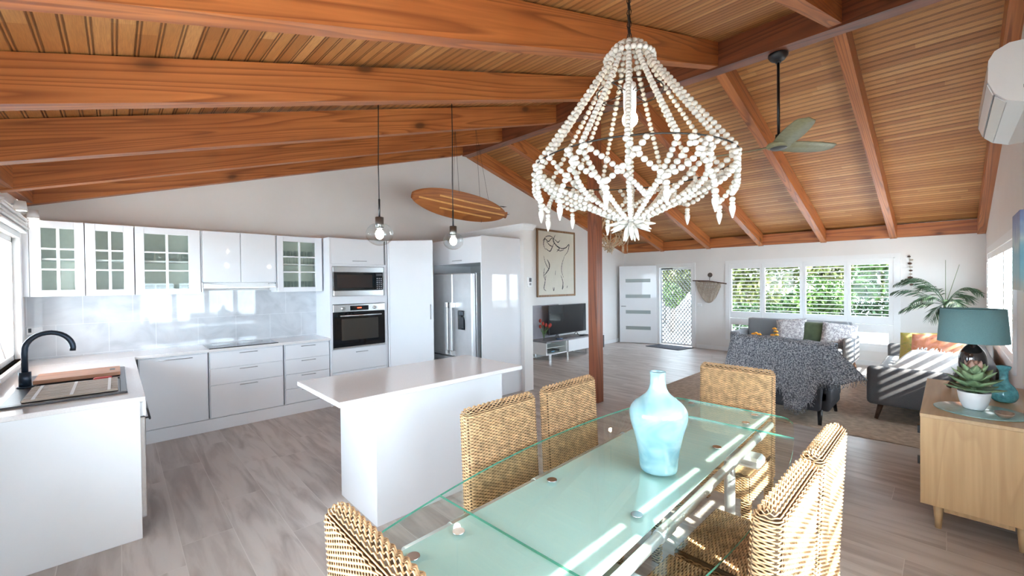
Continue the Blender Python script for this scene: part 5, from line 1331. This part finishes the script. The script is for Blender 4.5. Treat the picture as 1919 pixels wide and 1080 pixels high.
# ceiling fan
fx, fy, fz = 4.66, 1.145, 2.93
t = thing('ceiling_fan', 'three-blade khaki ceiling fan on a long black rod', 'fan', (fx, fy, fz))
ztop = zr(fy)-.02
m = MB(); m.lathe([(0, 0), (.085, 0), (.085, -.02), (.06, -.055), (.03, -.07), (0, -.07)], (fx+.06, fy, ztop), 28); m.lathe([(0, -.06), (.028, -.06), (.024, -.085), (0, -.085)], (fx+.06, fy, ztop), 16)
m.build('canopy', BLACK, t)
m = MB(); m.cyl((fx+.06, fy, ztop-.08), (fx+.06, fy, fz+.05), .0125, .0125, 14); m.build('rod', BLACK, t)
fx += .06
m = MB(); m.lathe([(0, .10), (.028, .10), (.03, .05), (.045, .04), (.05, .01), (0, .0)], (fx, fy, fz), 20); m.build('coupling', BLACK, t)
FANM = pm('khaki_blade', (.30, .29, .17), .45, noise=.12, nscale=30)
m = MB(); m.lathe(smooth_prof([(0, .03), (.06, .03), (.11, .005), (.10, -.03), (.0, -.03)], 2), (fx, fy, fz), 32); m.build('hub', FANM, t)
m = MB(); m.lathe([(0, -.045), (.06, -.044), (.072, -.033), (.072, -.028)], (fx, fy, fz), 28); m.build('hub_cap', pm('fan_cap', (.08, .085, .09), .35), t)
for ang in (12, -104, 138):
    a = radians(ang); rv = Vector((_R.x, _R.y, 0)); fv = Vector((_F0.x, _F0.y, 0)); d = rv*cos(a)+fv*sin(a); s_ = Vector((-d.y, d.x, 0)); m = MB(); pts = []; n = 14
    for side in (1, -1):
        for i in range(n+1):
            q = i/n; r = .06+.60*q; w = (.066+.02*sin(pi*q))*(sqrt(max(0, 1-((q-.88)/.12)**2)) if q > .88 else 1); pit = .35-.18*q
            for sg in (-1, 1): pts.append(Vector((fx, fy, fz-.005))+d*r+s_*(sg*w)+Vector((0, 0, -sg*w*pit+.02*q*q+side*.004)))
    fs = [(2*i, 2*i+1, 2*i+3, 2*i+2) for i in range(n)]+[(2*i+2*n+2, 2*i+2*n+4, 2*i+2*n+5, 2*i+2*n+3) for i in range(n)]
    fs += [(2*i, 2*i+2, 2*i+2*n+4, 2*i+2*n+2) for i in range(n)]+[(2*i+1, 2*i+2*n+3, 2*i+2*n+5, 2*i+3) for i in range(n)]
    m.add(pts, fs, True); m.build('blade', FANM, t)
# air conditioner
t = thing('air_conditioner', 'white split-system air conditioner high on the right-hand wall', 'air conditioner', (4.55, YR+.12, 2.62))
prof = [(YR+.002, 2.665), (YR+.002, 3.04), (-.26, 3.05), (-.20, 3.02), (-.175, 2.97), (-.172, 2.84), (-.20, 2.76), (-.25, 2.70), (-.33, 2.665)]
m = MB(); m.poly([(4.0, y, z) for y, z in prof], (1.18, 0, 0)); m.build('body', pm('ac_plastic', (.78, .78, .78), .3, coat=.2), t)
m = MB(); m.poly([(4.03, y-.0, z) for y, z in [(-.1985, 2.757), (-.1745, 2.83), (-.170, 2.83), (-.194, 2.755)]], (1.12, 0, 0)); m.build('front_flap', TRIM, t)
m = MB(); m.poly([(4.03, y, z) for y, z in [(-.252, 2.697), (-.206, 2.748), (-.202, 2.744), (-.248, 2.693)]], (1.12, 0, 0)); m.build('outlet_louvre', ALU, t)
m = MB()
for y, z in ((-.2025, 2.7525), (-.1725, 2.836)): m.box(4.03, 5.15, y-.003, y+.003, z-.003, z+.003)
m.build('shadow_gap', GROOVE, t)
box('badge', GROOVE, 3.997, 3.9995, -.345, -.315, 2.755, 2.775, t)
# painting on right wall
t = thing('beach_painting', 'frameless blue beach painting at the right edge of the view', 'painting', (5.5, YR+.02, 1.5))
m = MB(); m.box(5.18, 5.72, YR+.001, YR+.03, 1.50, 2.14, .002)
mm, n, l, p = new_mat('beach_paint'); g = n.new('ShaderNodeNewGeometry'); sp = n.new('ShaderNodeSeparateXYZ'); l.new(g.outputs['Position'], sp.inputs[0])
nz = n.new('ShaderNodeTexNoise'); nz.inputs['Scale'].default_value = 6; l.new(g.outputs['Position'], nz.inputs['Vector'])
hh = math_node(n, l, 'ADD', math_node(n, l, 'MULTIPLY', math_node(n, l, 'SUBTRACT', sp.outputs['Z'], 1.5), 1.5), math_node(n, l, 'MULTIPLY', math_node(n, l, 'SUBTRACT', nz.outputs['Fac'], .5), .4))
l.new(ramp(n, l, hh, [(0, (.45, .42, .36)), (.2, (.25, .45, .50)), (.42, (.18, .40, .50)), (.6, (.45, .55, .55)), (.8, (.22, .30, .50)), (1, (.16, .20, .40))]), p.inputs['Base Color'])
m.build('canvas', mm, t)
# palm
t = thing('potted_palm', 'potted palm with arching fronds in the far right corner', 'plant', (9.62, .02, 0))
m = MB(); m.lathe([(0, 0), (.13, 0), (.17, .02), (.19, .33), (.175, .33), (.16, .28), (0, .28)], (9.62, .02, 0), 28); m.build('pot', pm('pot_grey', (.45, .43, .40), .6), t)
PG = pm('palm_leaf', (.045, .085, .04), .5, noise=.35, nscale=18); PST = pm('palm_stem', (.12, .16, .07), .6)
B0 = Vector((9.62, .02, .30)); tips = [((9.60, .66, 1.38), (9.6, .42, 1.52)), ((9.55, .62, 1.52), (9.6, .3, 1.75)), ((9.62, .52, 1.60), (9.6, .2, 1.72)), ((9.5, -.34, 1.37), (9.6, -.15, 1.62)), ((9.60, .56, 1.07), (9.6, .32, 1.28)),
                              ((9.45, .20, .93), (9.5, .15, 1.2)), ((9.3, .40, 1.2), (9.5, .2, 1.45)), ((9.75, -.25, 1.25), (9.7, -.1, 1.5)), ((9.9, .3, 1.45), (9.8, .15, 1.6)), ((9.35, -.10, 1.15), (9.5, -.05, 1.4))]
crown = Vector((9.62, .03, 1.18))
m = MB()
for k in range(4): m.tube([B0+Vector((.03*cos(k*1.6), .03*sin(k*1.6), 0)), crown*.5+B0*.5+Vector((.03*cos(k*2), .03*sin(k*2), 0)), crown+Vector((.02*cos(k), .02*sin(k), 0))], [.014, .011, .008], 6)
m.tube([crown, Vector((9.6, .03, 1.9))], [.005, .003], 5); m.tube([crown, Vector((9.55, -.12, 1.82))], [.005, .003], 5)
m.build('stem', PST, t)
random.seed(11)
for tip, mid in tips:
    tip, mid = Vector(tip), Vector(mid); pts = bezier(crown, mid, tip, 18); m = MB(); m.tube(pts, [.006-.004*i/18 for i in range(19)], 5)
    for i in range(4, 19):
        tg = (pts[min(i+1, 18)]-pts[i-1]).normalized(); sd = tg.cross(Vector((0, 0, 1))).normalized(); q = (i-4)/14; L = .22*sin(pi*min(1, .25+q*.7))+.03
        for s_ in (-1, 1):
            d = (tg*.75+sd*s_*.75+Vector((0, 0, -.25-random.uniform(0, .35)))).normalized(); w = .010; a = pts[i]; nrm = d.cross(tg).normalized()*w
            dd = tg*.5
            m.add([a-tg*w*.4, a+tg*w*.4, a+d*L*.5+tg*w, a+d*L+Vector((0, 0, -.03)), a+d*L*.5-tg*w], [(0, 1, 2, 3, 4)])
    m.build('frond', PG, t)

# ================================================================== GARDEN outside
random.seed(21)
def leaf_mat(name, c, c2):
    m, n, l, p = new_mat(name); g = n.new('ShaderNodeNewGeometry'); nz = n.new('ShaderNodeTexNoise'); nz.inputs['Scale'].default_value = 2.2; nz.inputs['Detail'].default_value = 4; l.new(g.outputs['Position'], nz.inputs['Vector'])
    l.new(ramp(n, l, nz.outputs['Fac'], [(.35, c), (.62, c2)]), p.inputs['Base Color']); p.inputs['Roughness'].default_value = .6; return m
LG = [leaf_mat('leaf_dark', (.010, .028, .007), (.03, .07, .012)), leaf_mat('leaf_mid', (.028, .06, .010), (.07, .13, .022)), leaf_mat('leaf_yellow', (.07, .09, .022), (.16, .17, .05))]
BARK = pm('bark', (.25, .22, .19), .9, noise=.3, nscale=12, bump=.5, bscale=20)
def foliage(name_t, label, cat, c, R, nleaf, mat, trunk=True, size=.10, clumps=10, group=None):
    c = Vector(c); t = thing(name_t, label, cat, (c.x, c.y, -.12), group=group)
    if trunk:
        m = MB(); m.tube([(c.x, c.y, -.12), (c.x+.1, c.y-.05, c.z*.5), (c.x, c.y, c.z)], [.11, .08, .05], 8)
        for k in range(6): a = k*1.1; m.tube([(c.x+.05, c.y, c.z*.45+.1*k), (c.x+R[0]*.6*cos(a), c.y+R[1]*.6*sin(a), c.z+R[2]*.3)], [.04, .015], 6)
        m.build('trunk', BARK, t)
    m = MB(); cl = [(c+Vector((random.uniform(-1, 1)*R[0]*.6, random.uniform(-1, 1)*R[1]*.6, random.uniform(-.6, .6)*R[2])), random.uniform(.35, .6)) for _ in range(clumps)]
    for i in range(nleaf):
        cc, rr = cl[i % clumps]; v = Vector((random.gauss(0, 1), random.gauss(0, 1), random.gauss(0, 1))).normalized()*random.uniform(.7, 1)*rr
        p = cc+Vector((v.x*R[0], v.y*R[1], v.z*R[2])); a = Vector((random.gauss(0, 1), random.gauss(0, 1), random.gauss(0, 1))).normalized(); b = a.cross(Vector((random.random(), random.random(), 1))).normalized(); s_ = size*random.uniform(.6, 1.3)
        if p.z < -.1: continue
        m.add([p-a*s_, p+b*s_*.45, p+a*s_, p-b*s_*.45], [(0, 1, 2, 3)])
    m.build('foliage', mat, t); return t
foliage('garden_tree', 'pale yellow-green tree outside the left half of the far shutters', 'tree', (16.4, 5.1, 2.0), (1.6, 1.6, 1.35), 6500, LG[2], size=.11)
foliage('garden_tree', 'yellow-green tree seen through the front door screen', 'tree', (16.5, 8.2, 2.1), (1.5, 1.2, 1.3), 5000, LG[2], size=.11)
foliage('garden_tree', 'tall light tree outside the right half of the far shutters', 'tree', (17.2, 1.0, 1.9), (1.5, 1.5, 1.3), 6500, LG[1], size=.12)
foliage('garden_bush', 'dense dark green bush outside the third far shutter', 'bush', (13.4, 2.35, .95), (.9, .75, .75), 5000, LG[1], False, .07, 12)
foliage('garden_bush', 'dark green bush outside the leftmost far shutter', 'bush', (14.0, 4.3, .45), (1.0, 1.2, .5), 3500, LG[0], False, .07)
foliage('garden_bush', 'low green bush outside the rightmost far shutter', 'bush', (13.6, .45, .65), (1.0, .75, .65), 3500, LG[0], False, .07)
foliage('garden_bush', 'green bush behind the front door screen at right', 'bush', (13.8, 6.6, 1.15), (.6, .5, .45), 2500, LG[1], True, .07)
foliage('garden_tree', 'sunlit tree far behind the garden bushes', 'tree', (24.5, 4, 3.0), (2.0, 4.5, 2.4), 6000, LG[2], size=.18, clumps=16)
foliage('garden_tree', 'broad yellow-green tree farther back outside the rightmost shutter', 'tree', (19.5, -2.9, 2.2), (1.6, 1.7, 2.0), 4500, LG[2], size=.15, clumps=14)
foliage('garden_tree', 'dense green tree far outside the front door', 'tree', (23.5, 12.2, 2.6), (2.2, 2.6, 2.0), 5000, LG[1], size=.17, clumps=14)
foliage('garden_bush', 'long low hedge far beyond the shutters', 'hedge', (20.6, 3.5, .5), (.6, 4.5, .8), 7000, LG[0], False, .09, 22)
